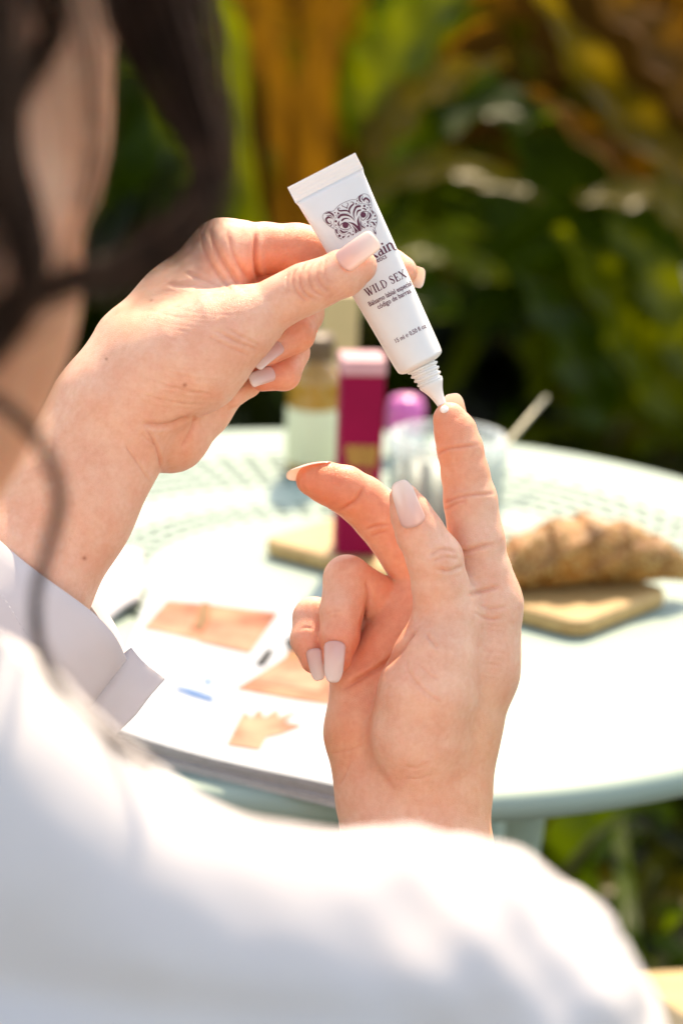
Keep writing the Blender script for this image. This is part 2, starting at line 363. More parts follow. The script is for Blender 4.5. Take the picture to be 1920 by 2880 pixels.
# ---- the left hand, which holds the tube (coordinates: photo px, photo py, depth in px units; 1 unit = 0.14 mm)
def left_hand():
    v = Vol((-330, 560, -330), (1225, 2050, 330), 4.6); D = v.new()
    v.chain(D, [(-260, 2080, -190, 255), (30, 1645, -90, 222), (175, 1420, -50, 200), (325, 1172, -5, 184)], 40, 0.78)
    v.chain(D, [(335, 1140, 5, 172), (395, 985, 18, 125), (500, 855, 35, 105), (632, 716, 55, 96)], 60)
    v.chain(D, [(360, 1110, -20, 150), (450, 1040, -50, 146), (545, 1003, -72, 148), (625, 938, -88, 118), (690, 905, -96, 92)], 55)
    v.chain(D, [(480, 900, 10, 90), (620, 830, 20, 62)], 50)                       # first web
    v.chain(D, [(440, 1180, 50, 130), (478, 1212, 62, 112), (562, 1148, 112, 84), (628, 1075, 150, 78)], 30)
    v.chain(D, [(400, 1080, 90, 140), (560, 900, 130, 110), (600, 820, 140, 90)], 60)
    v.seg(D, (632, 716, 55, 96), (690, 704, 66, 80), 40); v.seg(D, (690, 905, -96, 92), (735, 880, -101, 78), 40)
    for fin, k in (
        ([(632, 716, 55, 92), (742, 697, 80, 70), (835, 702, 98, 72), (890, 709, 106, 67), (1040, 742, 118, 60), (1095, 754, 117, 54), (1128, 764, 112, 45)], 16),
        ([(690, 905, -96, 92), (772, 857, -105, 71), (815, 833, -109, 69), (860, 812, -112, 71), (905, 794, -113, 65), (965, 768, -112, 65), (1010, 748, -108, 50)], 18),
        ([(605, 805, 140, 85), (790, 802, 160, 66), (852, 880, 112, 58), (834, 940, 30, 51), (752, 986, -18, 43)], 12),
        ([(598, 905, 160, 80), (760, 905, 172, 62), (820, 990, 112, 50), (799, 1052, 48, 46), (738, 1061, 22, 40)], 10),
        ([(590, 990, 165, 75), (685, 1015, 165, 54), (692, 1075, 112, 44), (652, 1108, 74, 40)], 10)):
        E = v.new(); v.chain(E, fin, k); v.join(D, E, 5)
    V, Fq = v.mesh(D); V = relax(V, Fq, 5); N = vnormals(V, Fq); tone = np.ones((len(V), 3))
    big = []
    L = [  # web folds and the finger-base crease
        ([(722, 655), (719, 720), (727, 795)], 12, 6, -200, 200, .55), ([(585, 640), (625, 730), (682, 812)], 9, 7, -200, 200, .35),
        ([(560, 648), (590, 735), (650, 815)], 6, 6, -200, 200, .3), ([(640, 650), (660, 720), (700, 790)], 5, 6, -200, 200, .3),
        ([(470, 800), (560, 806), (650, 815)], 3, 6, -200, 200, .15), ([(520, 765), (580, 790), (640, 812)], 3, 5, -200, 200, .15),
        # wrinkles over the thumb joint
        ([(838, 748), (822, 782), (836, 822), (868, 850)], 4.2, 3.6, -300, 0, .34), ([(858, 740), (842, 778), (856, 822), (890, 844)], 4.6, 3.6, -300, 0, .36),
        ([(880, 733), (866, 770), (880, 812), (912, 836)], 4.2, 3.6, -300, 0, .34), ([(902, 730), (892, 764), (902, 800), (930, 822)], 3.2, 3.4, -300, 0, .28),
        ([(918, 728), (912, 756), (922, 790)], 2.4, 3.2, -300, 0, .22), ([(812, 765), (806, 795), (818, 825)], 2.4, 3.4, -300, 0, .2),
        # thenar lines
        ([(600, 925), (660, 958), (732, 986)], 3.4, 4.5, -300, 100, .28), ([(640, 925), (690, 952), (738, 976)], 3, 4, -300, 100, .25), ([(585, 945), (640, 975), (700, 1000)], 2.4, 4, -300, 100, .2),
        ([(420, 1020), (520, 1060), (640, 1072)], 1.4, 4, -300, 100, .1), ([(400, 1060), (500, 1095), (600, 1110)], 1.4, 4, -300, 100, .1), ([(380, 1100), (470, 1130), (560, 1140)], 1.4, 4, -300, 100, .1),
        # wrist
        ([(535, 1172), (470, 1196), (400, 1192)], 9, 7, -300, 200, .4), ([(545, 1165), (542, 1200), (510, 1262)], 5, 6, -300, 250, .3),
        ([(412, 1205), (440, 1260), (458, 1330)], 4.5, 4.2, -300, 250, .4), ([(350, 1250), (385, 1300), (425, 1362)], 3, 4.5, -300, 250, .28), ([(395, 1215), (420, 1240), (436, 1250)], 3, 4, -300, 250, .25),
        ([(770, 962), (806, 966)], 2, 4, -300, 100, .1)]
    creases(V, N, tone, L)
    for i in range(26):          # fine hair-thin skin lines across the thenar
        y = 860 + i * 12 + rng.normal() * 4; x = 370 + rng.random() * 120
        creases(V, N, tone, [([(x, y), (x + 90, y + 22), (x + 170 + 40 * rng.random(), y + 26)], 0.5, 3.2, -300, 60, .05)])
    red = (0.97, 0.78, 0.70); spots(V, tone, [(1010, 760, -108, 70, (.98, .84, .78)), (800, 715, 60, 140, (1, .62, .48)), (1130, 765, 112, 60, (1, .80, .70)), (840, 940, 10, 90, (1, .70, .58)),  # redder pads and joints, with the fingers' backlit glow put into the tone
        (790, 1060, 20, 80, (1, .78, .68)), (480, 1240, -20, 110, (1, .9, .84)), (620, 720, 0, 60, (1, .86, .78)), (870, 800, -170, 60, (.97, .85, .78)), (760, 1000, -10, 50, (1, .72, .66)), (735, 1062, 0, 45, (1, .72, .66)),
        (415, 1210, -60, 14, (.80, .76, .82)), (330, 1310, -110, 30, (.92, .86, .9)), (230, 1400, -150, 50, (.96, .95, .97)), (100, 1300, -100, 200, (.97, .93, .84)), (350, 870, -60, 130, (.98, .95, .84))])
    for mx, my in ((520, 1083), (238, 1570), (425, 845), (300, 1010)):
        d = np.hypot(V[:, 0] - mx, V[:, 1] - my); r = 5.5 if my in (1083, 1570) else 3.5
        tone *= 1 - np.exp(-(d / r) ** 2)[:, None] * (N[:, 2] < 0)[:, None] * np.array([.45, .68, .75])
    return V, Fq, tone

# ---- the right hand with its raised index finger
def right_hand():
    v = Vol((775, 1085, -300), (1520, 2640, 400), 4.4); D = v.new()
    v.chain(D, [(1178, 2700, 0, 218), (1170, 2420, 30, 213), (1166, 2250, 45, 206)], 40, 0.74)
    v.chain(D, [(1018, 1915, 95, 92), (1020, 2060, 85, 102), (1052, 2240, 60, 108)], 40)
    v.chain(D, [(1110, 1800, 120, 100), (1180, 2050, 75, 130)], 60)
    v.chain(D, [(1305, 1740, 85, 148), (1290, 1880, 78, 150), (1258, 2050, 62, 138), (1225, 2200, 50, 150)], 60)
    v.chain(D, [(1366, 1695, 48, 90), (1330, 1880, 60, 110)], 60)
    v.chain(D, [(1256, 1745, -62, 88), (1225, 1850, -78, 112), (1200, 1950, -78, 132), (1178, 2080, -45, 136), (1175, 2230, 15, 122)], 34)
    v.chain(D, [(1178, 1712, 85, 80), (1088, 1830, 72, 74), (1000, 1885, 78, 64)], 26)
    v.seg(D, (1366, 1695, 48, 90), (1354, 1610, 30, 84), 40); v.seg(D, (1245, 1690, 135, 90), (1185, 1610, 124, 80), 40)
    v.seg(D, (1150, 1745, 145, 80), (1090, 1705, 118, 70), 30); v.seg(D, (1090, 1800, 170, 72), (1020, 1780, 150, 60), 30)
    v.seg(D, (1256, 1745, -62, 88), (1246, 1690, -78, 84), 40)
    for fin, k in (
        ([(1366, 1690, 45, 90), (1352, 1610, 30, 82), (1338, 1520, 18, 79), (1322, 1408, 8, 74), (1308, 1335, 4, 66), (1293, 1262, 0, 63), (1279, 1212, -2, 58), (1264, 1178, -4, 47)], 14),
        ([(1245, 1690, 135, 90), (1150, 1562, 112, 77), (1064, 1448, 92, 75), (1018, 1408, 78, 70), (968, 1376, 60, 66), (915, 1358, 50, 58), (876, 1350, 44, 44)], 14),
        ([(1150, 1740, 145, 80), (1062, 1682, 105, 64), (976, 1628, 55, 66), (960, 1720, 18, 60), (955, 1790, 0, 55), (947, 1850, -4, 44)], 12),
        ([(1090, 1800, 170, 72), (985, 1762, 130, 58), (882, 1738, 92, 58), (866, 1800, 50, 49), (884, 1855, 34, 40)], 10),
        ([(1256, 1745, -62, 88), (1238, 1650, -92, 78), (1222, 1572, -112, 77), (1180, 1498, -124, 66), (1155, 1445, -132, 56), (1137, 1402, -138, 43)], 18)):
        E = v.new(); v.chain(E, fin, k); v.join(D, E, 5)
    V, Fq = v.mesh(D); V = relax(V, Fq, 5); N = vnormals(V, Fq); tone = np.ones((len(V), 3))
    A = (-400, 400)
    L = [([(1222, 1280), (1260, 1262), (1345, 1250)], 4.5, 4, -150, 120, .5), ([(1246, 1418), (1290, 1398), (1332, 1391), (1392, 1388)], 4.2, 4, -150, 140, .42),
        ([(1246, 1436), (1285, 1415), (1312, 1408)], 3, 4, -150, 140, .38), ([(1268, 1560), (1310, 1550), (1340, 1540), (1396, 1528)], 6, 6, -105, 160, .40),
        ([(1318, 1674), (1350, 1662), (1402, 1650)], 7, 6, -140, 200, .36), ([(1330, 1720), (1370, 1740), (1420, 1738)], 3, 5, -200, 200, .2), ([(1345, 1700), (1385, 1712), (1425, 1705)], 3, 5, -200, 200, .2),
        # middle finger
        ([(948, 1440), (1000, 1408), (1022, 1372)], 4.5, 5, -60, 140, .45), ([(1028, 1490), (1060, 1478), (1092, 1474)], 4, 4, -60, 150, .42), ([(1040, 1508), (1072, 1498), (1094, 1494)], 3, 4, -60, 150, .38),
        # thumb joint
        ([(1205, 1562), (1240, 1545), (1280, 1552)], 4, 5, -300, 0, .25), ([(1228, 1600), (1262, 1606), (1300, 1592)], 5, 5, -300, 0, .32), ([(1215, 1578), (1250, 1568), (1290, 1572)], 2.6, 4, -300, 0, .18),
        # palm crease and thenar
        ([(1166, 1768), (1150, 1800), (1092, 1860), (1024, 1902), (958, 1940)], 10, 7, -160, 200, .5), ([(1060, 1925), (1038, 2040), (1052, 2140), (1120, 2240)], 3, 9, -250, 200, .3),
        ([(1145, 1840), (1150, 1890), (1195, 1945), (1240, 1975)], 3, 5, -300, 60, .2), ([(1195, 1780), (1215, 1805), (1232, 1826)], 3.5, 5, -300, 60, .22), ([(1180, 1870), (1210, 1900), (1232, 1910)], 2, 4, -300, 60, .15),
        ([(1120, 2150), (1170, 2160), (1205, 2140)], 2, 4, -300, 60, .12), ([(1130, 2190), (1180, 2190), (1215, 2175)], 2, 4, -300, 60, .12), ([(925, 2120), (980, 2110), (1020, 2095)], 2, 4, -300, 300, .2), ([(985, 2130), (975, 2170), (952, 2215)], 2, 4, -300, 300, .2),
        # bent ring finger
        ([(1028, 1632), (1036, 1680), (1012, 1765)], 6, 5, -60, 200, .4), ([(918, 1726), (940, 1716), (962, 1716)], 2.4, 4, -80, 60, .2), ([(925, 1738), (945, 1730), (965, 1730)], 2, 3.6, -80, 60, .18),
        ([(845, 1770), (860, 1764), (878, 1768)], 2, 4, -80, 90, .18)]
    creases(V, N, tone, L)
    for i in range(22):
        y = 1720 + i * 9; x = 1350 + rng.normal() * 8
        creases(V, N, tone, [([(x, y), (x + 30, y + 6 * rng.normal()), (x + 70, y + 10)], 0.7, 3.2, -300, 200, .07)])
    spots(V, tone, [(1268, 1190, -30, 95, (1, .72, .60)), (1300, 1320, -30, 100, (1, .80, .68)), (880, 1350, 0, 110, (1, .60, .46)), (1000, 1420, 20, 120, (1, .70, .55)), (1120, 1580, 60, 90, (1, .82, .72)), (1150, 1470, -170, 70, (1, .84, .80)),  # pads redder; backlit glow of index and middle finger is coloured in too
        (955, 1840, -30, 100, (1, .72, .64)), (875, 1840, 20, 80, (1, .78, .72)), (1080, 1800, 10, 130, (1, .70, .56)), (1000, 1600, 20, 80, (1, .86, .78)), (1230, 1800, -150, 70, (.93, .93, .92)), (1210, 2090, -170, 90, (.97, .97, .97)), (1330, 2050, 0, 150, (.96, .90, .78)), (1380, 2250, 20, 160, (.97, .88, .76)), (980, 2080, 20, 150, (1, .78, .62))])  # shade of the inner palm and palm heel deepened in these orange tones
    return V, Fq, tone

# ---- head, neck, trunk and upper arms (camera frame, metres)
NECKX = -0.120
def trunk():
    v = Vol((-0.42, -0.52, 0.42), (0.16, 0.32, 1.00), 0.0046); D = v.new()
    v.seg(D, (-0.130, 0.195, 0.565, .080), (-0.128, 0.185, 0.600, .076), .02)              # skull
    v.seg(D, (-0.125, 0.125, 0.610, .066), (-0.118, 0.092, 0.645, .040), .03)              # face and jaw
    v.chain(D, [(-0.100, 0.130, 0.590, .040), (-0.101, 0.092, 0.605, .038), (-0.105, 0.076, 0.620, .032)], .02)
    v.seg(D, (-0.112, 0.150, 0.680, .010), (-0.110, 0.132, 0.694, .011), .012)            # nose
    v.seg(D, (-0.112, 0.108, 0.672, .010), (-0.112, 0.103, 0.672, .010), .01)
    v.chain(D, [(-0.113, 0.11, 0.580, .050), (-0.115, 0.055, 0.577, .050), (-0.126, 0.032, 0.577, .050), (-0.165, 0.004, 0.580, .052), (-0.195, -0.05, 0.585, .054)], .012)                # neck
    v.chain(D, [(-0.29, -0.14, 0.58, .040), (-0.17, -0.12, 0.58, .040), (-0.07, -0.14, 0.58, .035), (0.008, -0.14, 0.57, .035)], .02)
    v.chain(D, [(-0.155, -0.17, 0.59, .09), (-0.135, -0.50, 0.64, .105)], .03, 0.75)
    v.chain(D, [(0.008, -0.13, 0.57, .042), (0.085, -0.285, 0.77, .040)], .03)
    v.chain(D, [(0.085, -0.285, 0.77, .038), tuple(at_depth(1178, 2640, 0.955)) + (.029,)], .02)
    v.chain(D, [(-0.29, -0.12, 0.58, .042), (-0.26, -0.155, 0.82, .040)], .03)
    v.chain(D, [(-0.26, -0.155, 0.82, .038), tuple(at_depth(-150, 1920, 0.93)) + (.033,)], .02)
    V, Fq = v.mesh(D); V = relax(V, Fq, 4); return V, Fq, np.ones((len(V), 3)) * np.array([.74, .60, .50])  # toned darker than the hands: the shade under the hair is in the colour

person = empty('person', (float(cam2w([[-.13, -.5, .6]])[0][0]), float(cam2w([[-.13, -.5, .6]])[0][1]), 0.0))
tag(person, 'woman in white shirt seen from behind, squeezing a small tube onto her fingertip', 'person')
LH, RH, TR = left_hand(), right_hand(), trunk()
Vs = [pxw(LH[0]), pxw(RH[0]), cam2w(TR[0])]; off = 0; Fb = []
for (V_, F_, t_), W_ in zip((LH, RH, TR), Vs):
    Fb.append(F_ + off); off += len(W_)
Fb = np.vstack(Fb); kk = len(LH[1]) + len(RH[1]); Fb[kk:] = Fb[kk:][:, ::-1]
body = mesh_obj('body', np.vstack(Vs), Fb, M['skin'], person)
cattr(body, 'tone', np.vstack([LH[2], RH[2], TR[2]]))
print('body verts', off)

def nail(b, t, wb, wt, n, arch=0.24, bow=3.0, square=0.10):
    b, t, n = (np.array(q, float) for q in (b, t, n)); d = t - b; L = np.linalg.norm(d); d /= L
    n -= d * n.dot(d); n /= np.linalg.norm(n); s_ = np.cross(d, n)
    U = np.linspace(-1, 1, 15); Vv = np.linspace(0, 1, 16); lay = []
    for th in (1.6, -1.6):
        G = []
        for v_ in Vv:
            for u in U:
                v0 = 0.20 * (1 - math.sqrt(max(0, 1 - (0.97 * u) ** 2))); v1 = 1 - square * abs(u) ** 3.5; vv = v0 + (v1 - v0) * v_
                wd = (wb + (wt - wb) * vv) * 0.5
                ang = u * 1.05; edge = 1.0 if v_ in (0, 1) or abs(u) == 1 else 0
                h = wd * arch * (math.cos(ang) - 1) * 2.0 + bow * math.sin(math.pi * vv) + th * (1 - 0.5 * edge)
                G.append(b + d * L * vv + s_ * wd * math.sin(ang) / math.sin(1.05) + n * h)
        lay.append(np.array(G))
    n0 = len(lay[0]); nu, nv = len(U), len(Vv); Fs = []
    for i in range(nv - 1):
        for j in range(nu - 1):
            q = (i * nu + j, i * nu + j + 1, (i + 1) * nu + j + 1, (i + 1) * nu + j)
            Fs.append(q[::-1]); Fs.append(tuple(x + n0 for x in q))
    rim = [j for j in range(nu)] + [i * nu + nu - 1 for i in range(1, nv)] + [(nv - 1) * nu + j for j in range(nu - 2, -1, -1)] + [i * nu for i in range(nv - 2, 0, -1)]
    for a, c in zip(rim, rim[1:] + rim[:1]): Fs.append((a, c, c + n0, a + n0))
    o = mesh_obj('fingernail', pxw(np.vstack(lay)), Fs, M['nail'], person)
    fattr(o, 'along', np.tile(np.repeat(Vv, nu), 2)); return o
nail((955, 743, -184), (1056, 667, -178), 74, 66, (-.12, -.22, -1), .30, 5)                 # left thumb
nail((1126, 768, 148), (1194, 783, 126), 66, 58, (.40, -.12, .9), .26, 5)                   # left index
nail((790, 966, -52), (714, 1028, -74), 50, 46, (-.30, -.35, -.9), .30, 4)                  # left middle
nail((772, 1046, -16), (702, 1071, -28), 46, 42, (-.15, -.10, -1), .30, 3)                   # left ring
nail((1166, 1482, -201), (1120, 1353, -194), 76, 60, (-.22, -.05, -1), .28, 6, .22)         # right thumb
nail((942, 1802, -62), (936, 1920, -56), 64, 50, (-.05, .02, -1), .28, 6, .28)              # right ring
nail((880, 1824, -14), (898, 1914, -8), 50, 40, (-.25, .02, -1), .28, 4, .25)                # right little
nail((1287, 1196, 52), (1270, 1107, 30), 66, 58, (.15, -.1, 1), .26, 4, .25)                # right index
nail((928, 1306, 64), (806, 1332, 22), 84, 74, (-.22, -.80, .42), .42, 9, .25)               # right middle

# ---- shirt
def shirt():
    v = Vol((-0.44, -0.56, 0.40), (0.17, 0.04, 0.96), 0.004); D = v.new()
    v.chain(D, [(-0.33, -0.14, 0.58, .056), (-0.20, -0.085, 0.565, .062), (-0.150, -0.078, 0.560, .046)], .03)
    ridge = [(-0.140, -0.028, 0.560, .030), (-0.097, -0.053, 0.556, .029), (-0.0725, -0.074, 0.553, .028), (-0.041, -0.096, 0.552, .028), (-0.010, -0.1035, 0.553, .029), (0.020, -0.1050, 0.556, .030), (0.037, -0.112, 0.560, .031)]
    v.chain(D, [(x, y + .008, z + .004, r - .008) for x, y, z, r in ridge], .010)
    for dy, dz, dr in ((-.012, .004, -.002), (-.045, .008, .003), (-.088, .016, .006), (-.135, .022, .010), (-.012, .05, .004), (-.06, .06, .006), (-.12, .07, .008)):
        v.chain(D, [(x, y + dy, z + dz, r + dr) for x, y, z, r in ridge], .012)
    v.chain(D, [(-0.135, -0.20, 0.655, .120), (-0.135, -0.56, 0.70, .14)], .05, 0.80)
    v.chain(D, [(0.034, -0.13, 0.565, .034), (0.086, -0.288, 0.77, .056), (0.075, -0.24, 0.83, .050)], .03)
    v.chain(D, [(-0.33, -0.14, 0.58, .056), (-0.275, -0.165, 0.80, .056), (-0.262, -0.155, 0.815, .052)], .04)
    v.seg(D, (-0.145, 0.05, 0.575, .062), (-0.182, -0.06, 0.585, .062), .006, sign=-1)      # neck opening
    V, Fq = v.mesh(D); V = relax(V, Fq, 6); N = vnormals(V, Fq)
    x, y, z = V.T
    f = 0.0016 * np.sin(60 * (y + 0.25 * x) + 2 * np.sin(18 * x + 1.2)) * (z < .60)
    f += (0.0012 * np.sin(170 * (x - 0.5 * y) + 2.5 * np.sin(40 * y)) + 0.0007 * np.sin(330 * (x + 0.7 * y) + 2 * np.sin(60 * z))) * np.clip((x + 0.01) * 30, .15, 1)
    yl = -0.108 - 0.10 * (x + 0.05)                                     # soft folds hanging from the shoulder
    f += (-0.0030 * np.exp(-((y - yl) / 0.007) ** 2) + 0.0022 * np.exp(-((y - yl + .014) / 0.010) ** 2)) * (z < 0.57)
    yd = -0.150 + 0.55 * (x + 0.03)
    f += -0.0025 * np.exp(-((y - yd) / 0.008) ** 2) * (z < 0.57)
    return V + N * f[:, None], Fq
SV, SF = shirt(); SW = cam2w(SV); SFl = SF[:, ::-1]
shirt_o = mesh_obj('shirt', SW, SFl, M['cotton'], person)
# left sleeve, an open tube of cloth around the forearm, ending in a turned cuff
def sleeve():
    ax_ = np.array([-.69, .72, -.34]); wdir = np.array([.755, .656, 0.0]); zdir = np.array([.12, -.10, 1.0])
    n = 96; a = np.linspace(0, 2 * np.pi, n, endpoint=False); rings = []
    c0 = np.array([160, 1612, -72])
    prof = [(18, .94, -26), (0, .985, -14), (-3, 1.0, 0), (2, 1.01, 8), (40, 1.012, 12), (90, 1.015, 14), (150, 1.03, 16), (158, 1.03, 13), (240, 1.04, 18), (360, 1.06, 26), (520, 1.07, 36), (760, 1.06, 40), (1050, 1.02, 44), (1350, .96, 44)]
    for d, sc, g in prof:
        R = []
        for t in a:
            rw = 306 * sc + g * .5; rz = 205 * sc + g * .5
            fold = (9 * math.sin(3 * t + d * .004) + 6 * math.sin(7 * t + d * .011 + 1)) * min(1, max(0, d) / 300 + .12)
            dip = 26 * math.cos(t) * math.sin(t) - 42 * max(0, math.cos(t)) ** 3 * 0
            sag = 55 * max(0, math.cos(t)) ** 4 * (1 if d < 200 else max(0, 1 - (d - 200) / 300))
            R.append(c0 + ax_ * (d + sag * 1.0 + dip) + wdir * (rw + fold) * math.cos(t) + zdir * (rz + fold) * math.sin(t))
        rings.append(np.array(R))
    V, Fs = loft(rings); return V, Fs, rings
slV, slF, slR = sleeve()
sleeve_o = mesh_obj('sleeve', pxw(slV), slF, M['cotton'], person)
# the open cuff end that sticks out beyond the forearm
def slab(quad, th, nx=10, ny=6, bulge=0):
    q = [np.array(p, float) for p in quad]; G = []
    for s_ in (0, 1):
        for j in range(ny + 1):
            for i in range(nx + 1):
                u, v_ = i / nx, j / ny
                p = (q[0] * (1 - u) + q[1] * u) * (1 - v_) + (q[3] * (1 - u) + q[2] * u) * v_
                p = p + np.array([0, 0, th * s_ - bulge * math.sin(math.pi * u) * math.sin(math.pi * v_)]); G.append(p)
    n1 = nx + 1; n0 = n1 * (ny + 1); Fs = []
    for j in range(ny):
        for i in range(nx):
            k_ = (j * n1 + i, j * n1 + i + 1, (j + 1) * n1 + i + 1, (j + 1) * n1 + i); Fs += [k_, tuple(x + n0 for x in k_[::-1])]
    rim = list(range(n1)) + [j * n1 + nx for j in range(1, ny + 1)] + [ny * n1 + i for i in range(nx - 1, -1, -1)] + [j * n1 for j in range(ny - 1, 0, -1)]
    for a_, c_ in zip(rim, rim[1:] + rim[:1]): Fs.append((a_, a_ + n0, c_ + n0, c_))
    return np.array(G), Fs
cV, cF = slab([(368, 1822, -84), (462, 1912, -92), (322, 2080, -128), (205, 1975, -150)], 7, 16, 12, 16)
cV[:, 2] += 5 * np.sin(cV[:, 0] * .05 + cV[:, 1] * .03); cV[:, :2] += np.c_[2.5 * np.sin(cV[:, 1] * .06), 2.5 * np.sin(cV[:, 0] * .05)]
mesh_obj('cuff_end', pxw(cV), cF, M['cotton'], person)
# stitching rows: short thread dashes just proud of the sleeve surface
dash = []
def near_surface(px, py):
    d = np.hypot(slV[:, 0] - px, slV[:, 1] - py); I = np.argsort(d)[:12]; I = I[slV[I, 2] < np.median(slV[:, 2]) + 40]
    return slV[I, 2].min() - 3 if len(I) else -280
for (x0, y0), (x1, y1) in (((6, 1672), (252, 1985)), ((-20, 1735), (236, 2050))):
    nst = 26
    for i in range(nst):
        t0, t1 = (i + .15) / nst, (i + .75) / nst
        P = [np.array([x0 + (x1 - x0) * t, y0 + (y1 - y0) * t + 26 * math.sin(math.pi * t), 0]) for t in (t0, t1)]
        for p in P: p[2] = near_surface(p[0], p[1])
        dash.append(tube(pxw(P), 0.00013, 5))
tV, tF = cat_meshes(dash); mesh_obj('stitching', tV, tF, M['thread'], person)
# red strap of the top worn under the shirt
sp = spline([at_depth(-60, 1330, .60), at_depth(-15, 1275, .605), at_depth(22, 1240, .61), at_depth(10, 1200, .63)], 16)
mesh_obj('strap', *tube(cam2w(sp), 0.0022, 8), M['red'], person)

# ---- hair: locks made of many single strands
def lock(guide, widths, nst, r=0.00028, wob=0.25, seg=26, zspread=1.0):
    G = spline(np.array(guide, float), seg); Wd = np.interp(np.linspace(0, 1, seg), np.linspace(0, 1, len(widths)), widths)
    T = np.gradient(G[:, :2], axis=0); T /= np.linalg.norm(T, axis=1)[:, None] + 1e-9; Nn = np.c_[-T[:, 1], T[:, 0]]
    out = []
    for i in range(nst):
        a = rng.normal() * .48 * (1 + (rng.random() < .12) * 1.2); b = rng.normal() * .48; ph = rng.random() * 6.3; fr = 2 + 3 * rng.random()
        t = np.linspace(0, 1, seg); wv = wob * np.sin(fr * t * 3 + ph) * t
        P = G.copy(); P[:, :2] += Nn * (Wd * (a + wv))[:, None]; P[:, 2] += Wd * b * zspread / 12000
        out.append(tube(cam2w(at_depth(P[:, 0], P[:, 1], P[:, 2])), r * np.linspace(1, .55, seg), 3, False))
    return out
hs = []
hs += lock([(380, -260, .56), (452, 40, .555), (545, 280, .55), (586, 440, .545), (572, 560, .54), (500, 665, .535), (380, 738, .53), (215, 786, .52), (60, 840, .515), (-120, 960, .51)], [100, 62, 36, 30, 34, 42, 40, 24, 20, 30], 360, .00032)
hs += lock([(300, -260, .56), (345, 60, .555), (420, 240, .55), (515, 390, .545), (555, 500, .54), (500, 620, .54), (380, 700, .54)], [60, 36, 16, 16, 24, 36, 40], 90, .00026)
hs += lock([(500, -260, .57), (545, 60, .57), (585, 260, .57), (618, 400, .57), (625, 520, .57)], [60, 36, 24, 20, 16], 40, .00022)
hs += lock([(-110, -300, .50), (-70, 100, .50), (-30, 400, .50), (60, 640, .50), (85, 780, .50), (30, 910, .50), (-120, 1060, .50)], [150, 100, 64, 40, 30, 30, 40], 340, .00034)
hs += lock([(-150, -300, .49), (-140, 200, .49), (-140, 600, .49), (-160, 1000, .49)], [150, 120, 100, 90], 260, .0004)
hs += lock([(60, -320, .51), (120, -60, .515), (150, 50, .52), (120, 150, .52), (40, 300, .52)], [120, 80, 46, 34, 30], 90, .00022)
hs += lock([(-80, 1100, .515), (40, 1168, .52), (128, 1280, .53), (165, 1400, .54), (135, 1540, .55), (98, 1680, .57), (112, 1830, .565), (200, 1980, .56), (330, 2090, .55), (440, 2160, .54)], [22, 18, 17, 18, 16, 16, 16, 18, 20, 24], 30, .00022, .30, 40)
hs += lock([(170, -260, .51), (250, 100, .512), (268, 380, .514), (225, 620, .514), (120, 860, .512), (-40, 1010, .51)], [130, 90, 60, 50, 60, 80], 16, .0002, .4)
hs += lock([(520, -260, .56), (600, 120, .56), (640, 380, .56), (600, 600, .56), (480, 760, .555)], [70, 50, 40, 40, 50], 22, .00018, .5)
hV, hF = cat_meshes(hs); mesh_obj('hair', hV, hF, M['hair'], person)
# hair over the skull
def cap():
    v = Vol((-0.26, 0.0, 0.42), (0.0, 0.32, 0.74), 0.004); D = v.new()
    v.seg(D, (-0.134, 0.205, 0.555, .089), (-0.132, 0.200, 0.590, .086), .02); v.seg(D, (-0.145, 0.16, 0.53, .072), (-0.150, 0.06, 0.52, .055), .03)
    v.seg(D, (-0.105, 0.185, 0.53, .055), (-0.070, 0.180, 0.57, .036), .02)  # hair bulge above the view, added to shade the cheek
    v.seg(D, (-0.112, 0.10, 0.70, .085), (-0.112, 0.165, 0.735, .075), .02, sign=-1); v.seg(D, (-0.055, 0.085, 0.645, .075), (-0.055, 0.12, 0.67, .07), .02, sign=-1)
    V, Fq = v.mesh(D); V = relax(V, Fq, 3); N = vnormals(V, Fq); f = .0016 * np.sin(420 * V[:, 0] + 30 * V[:, 1]) + .001 * np.sin(900 * V[:, 0] + 60 * V[:, 2])
    return cam2w(V + N * f[:, None]), Fq[:, ::-1]
mesh_obj('hair_cap', *cap(), M['hair'], person)
for sx in (-1, 1):
    e = cam2w([[-.112 + sx * .031, .158, .668]])[0]; eV, eF = lathe([(0.0001, -.011), (.008, -.008), (.0112, 0), (.008, .008), (.0001, .011)], 20, e)
    eo = mesh_obj('eye', eV, eF, M['eyew'], person)

# ------------------------------------------------------------------ the tube of balm (photo px space again)
TA = np.array([904.0, 480.0]); TD = np.array([.457, .8895]); TN = np.array([.8895, -.457])     # crimp centre, axis, across
def tub(t, u, z): return np.array([TA[0] + TD[0] * t + TN[0] * u, TA[1] + TD[1] * t + TN[1] * u, z])
def half_w(t):  return np.interp(t, [0, 46, 56, 150, 300, 450, 590, 604], [107, 107, 103, 96, 88, 79, 71, 69])
def half_t(t):  return np.interp(t, [0, 44, 56, 120, 220, 330, 450, 590, 604], [4, 4, 12, 32, 40, 42, 56, 69, 69])
def tz(t, u):
    a, b = half_w(t), half_t(t); e = np.interp(t, [0, 60, 400, 604], [4, 2.6, 2.05, 2])
    return -b * np.power(np.clip(1 - np.abs(np.clip(u / a, -1, 1)) ** e, 0, 1), 1 / e)
cosm = empty('cosmetic_tube', tuple(pxw([tub(300, 0, 0)])[0]))
tag(cosm, 'small white squeeze tube with wine coloured lettering held between thumb and finger', 'tube')
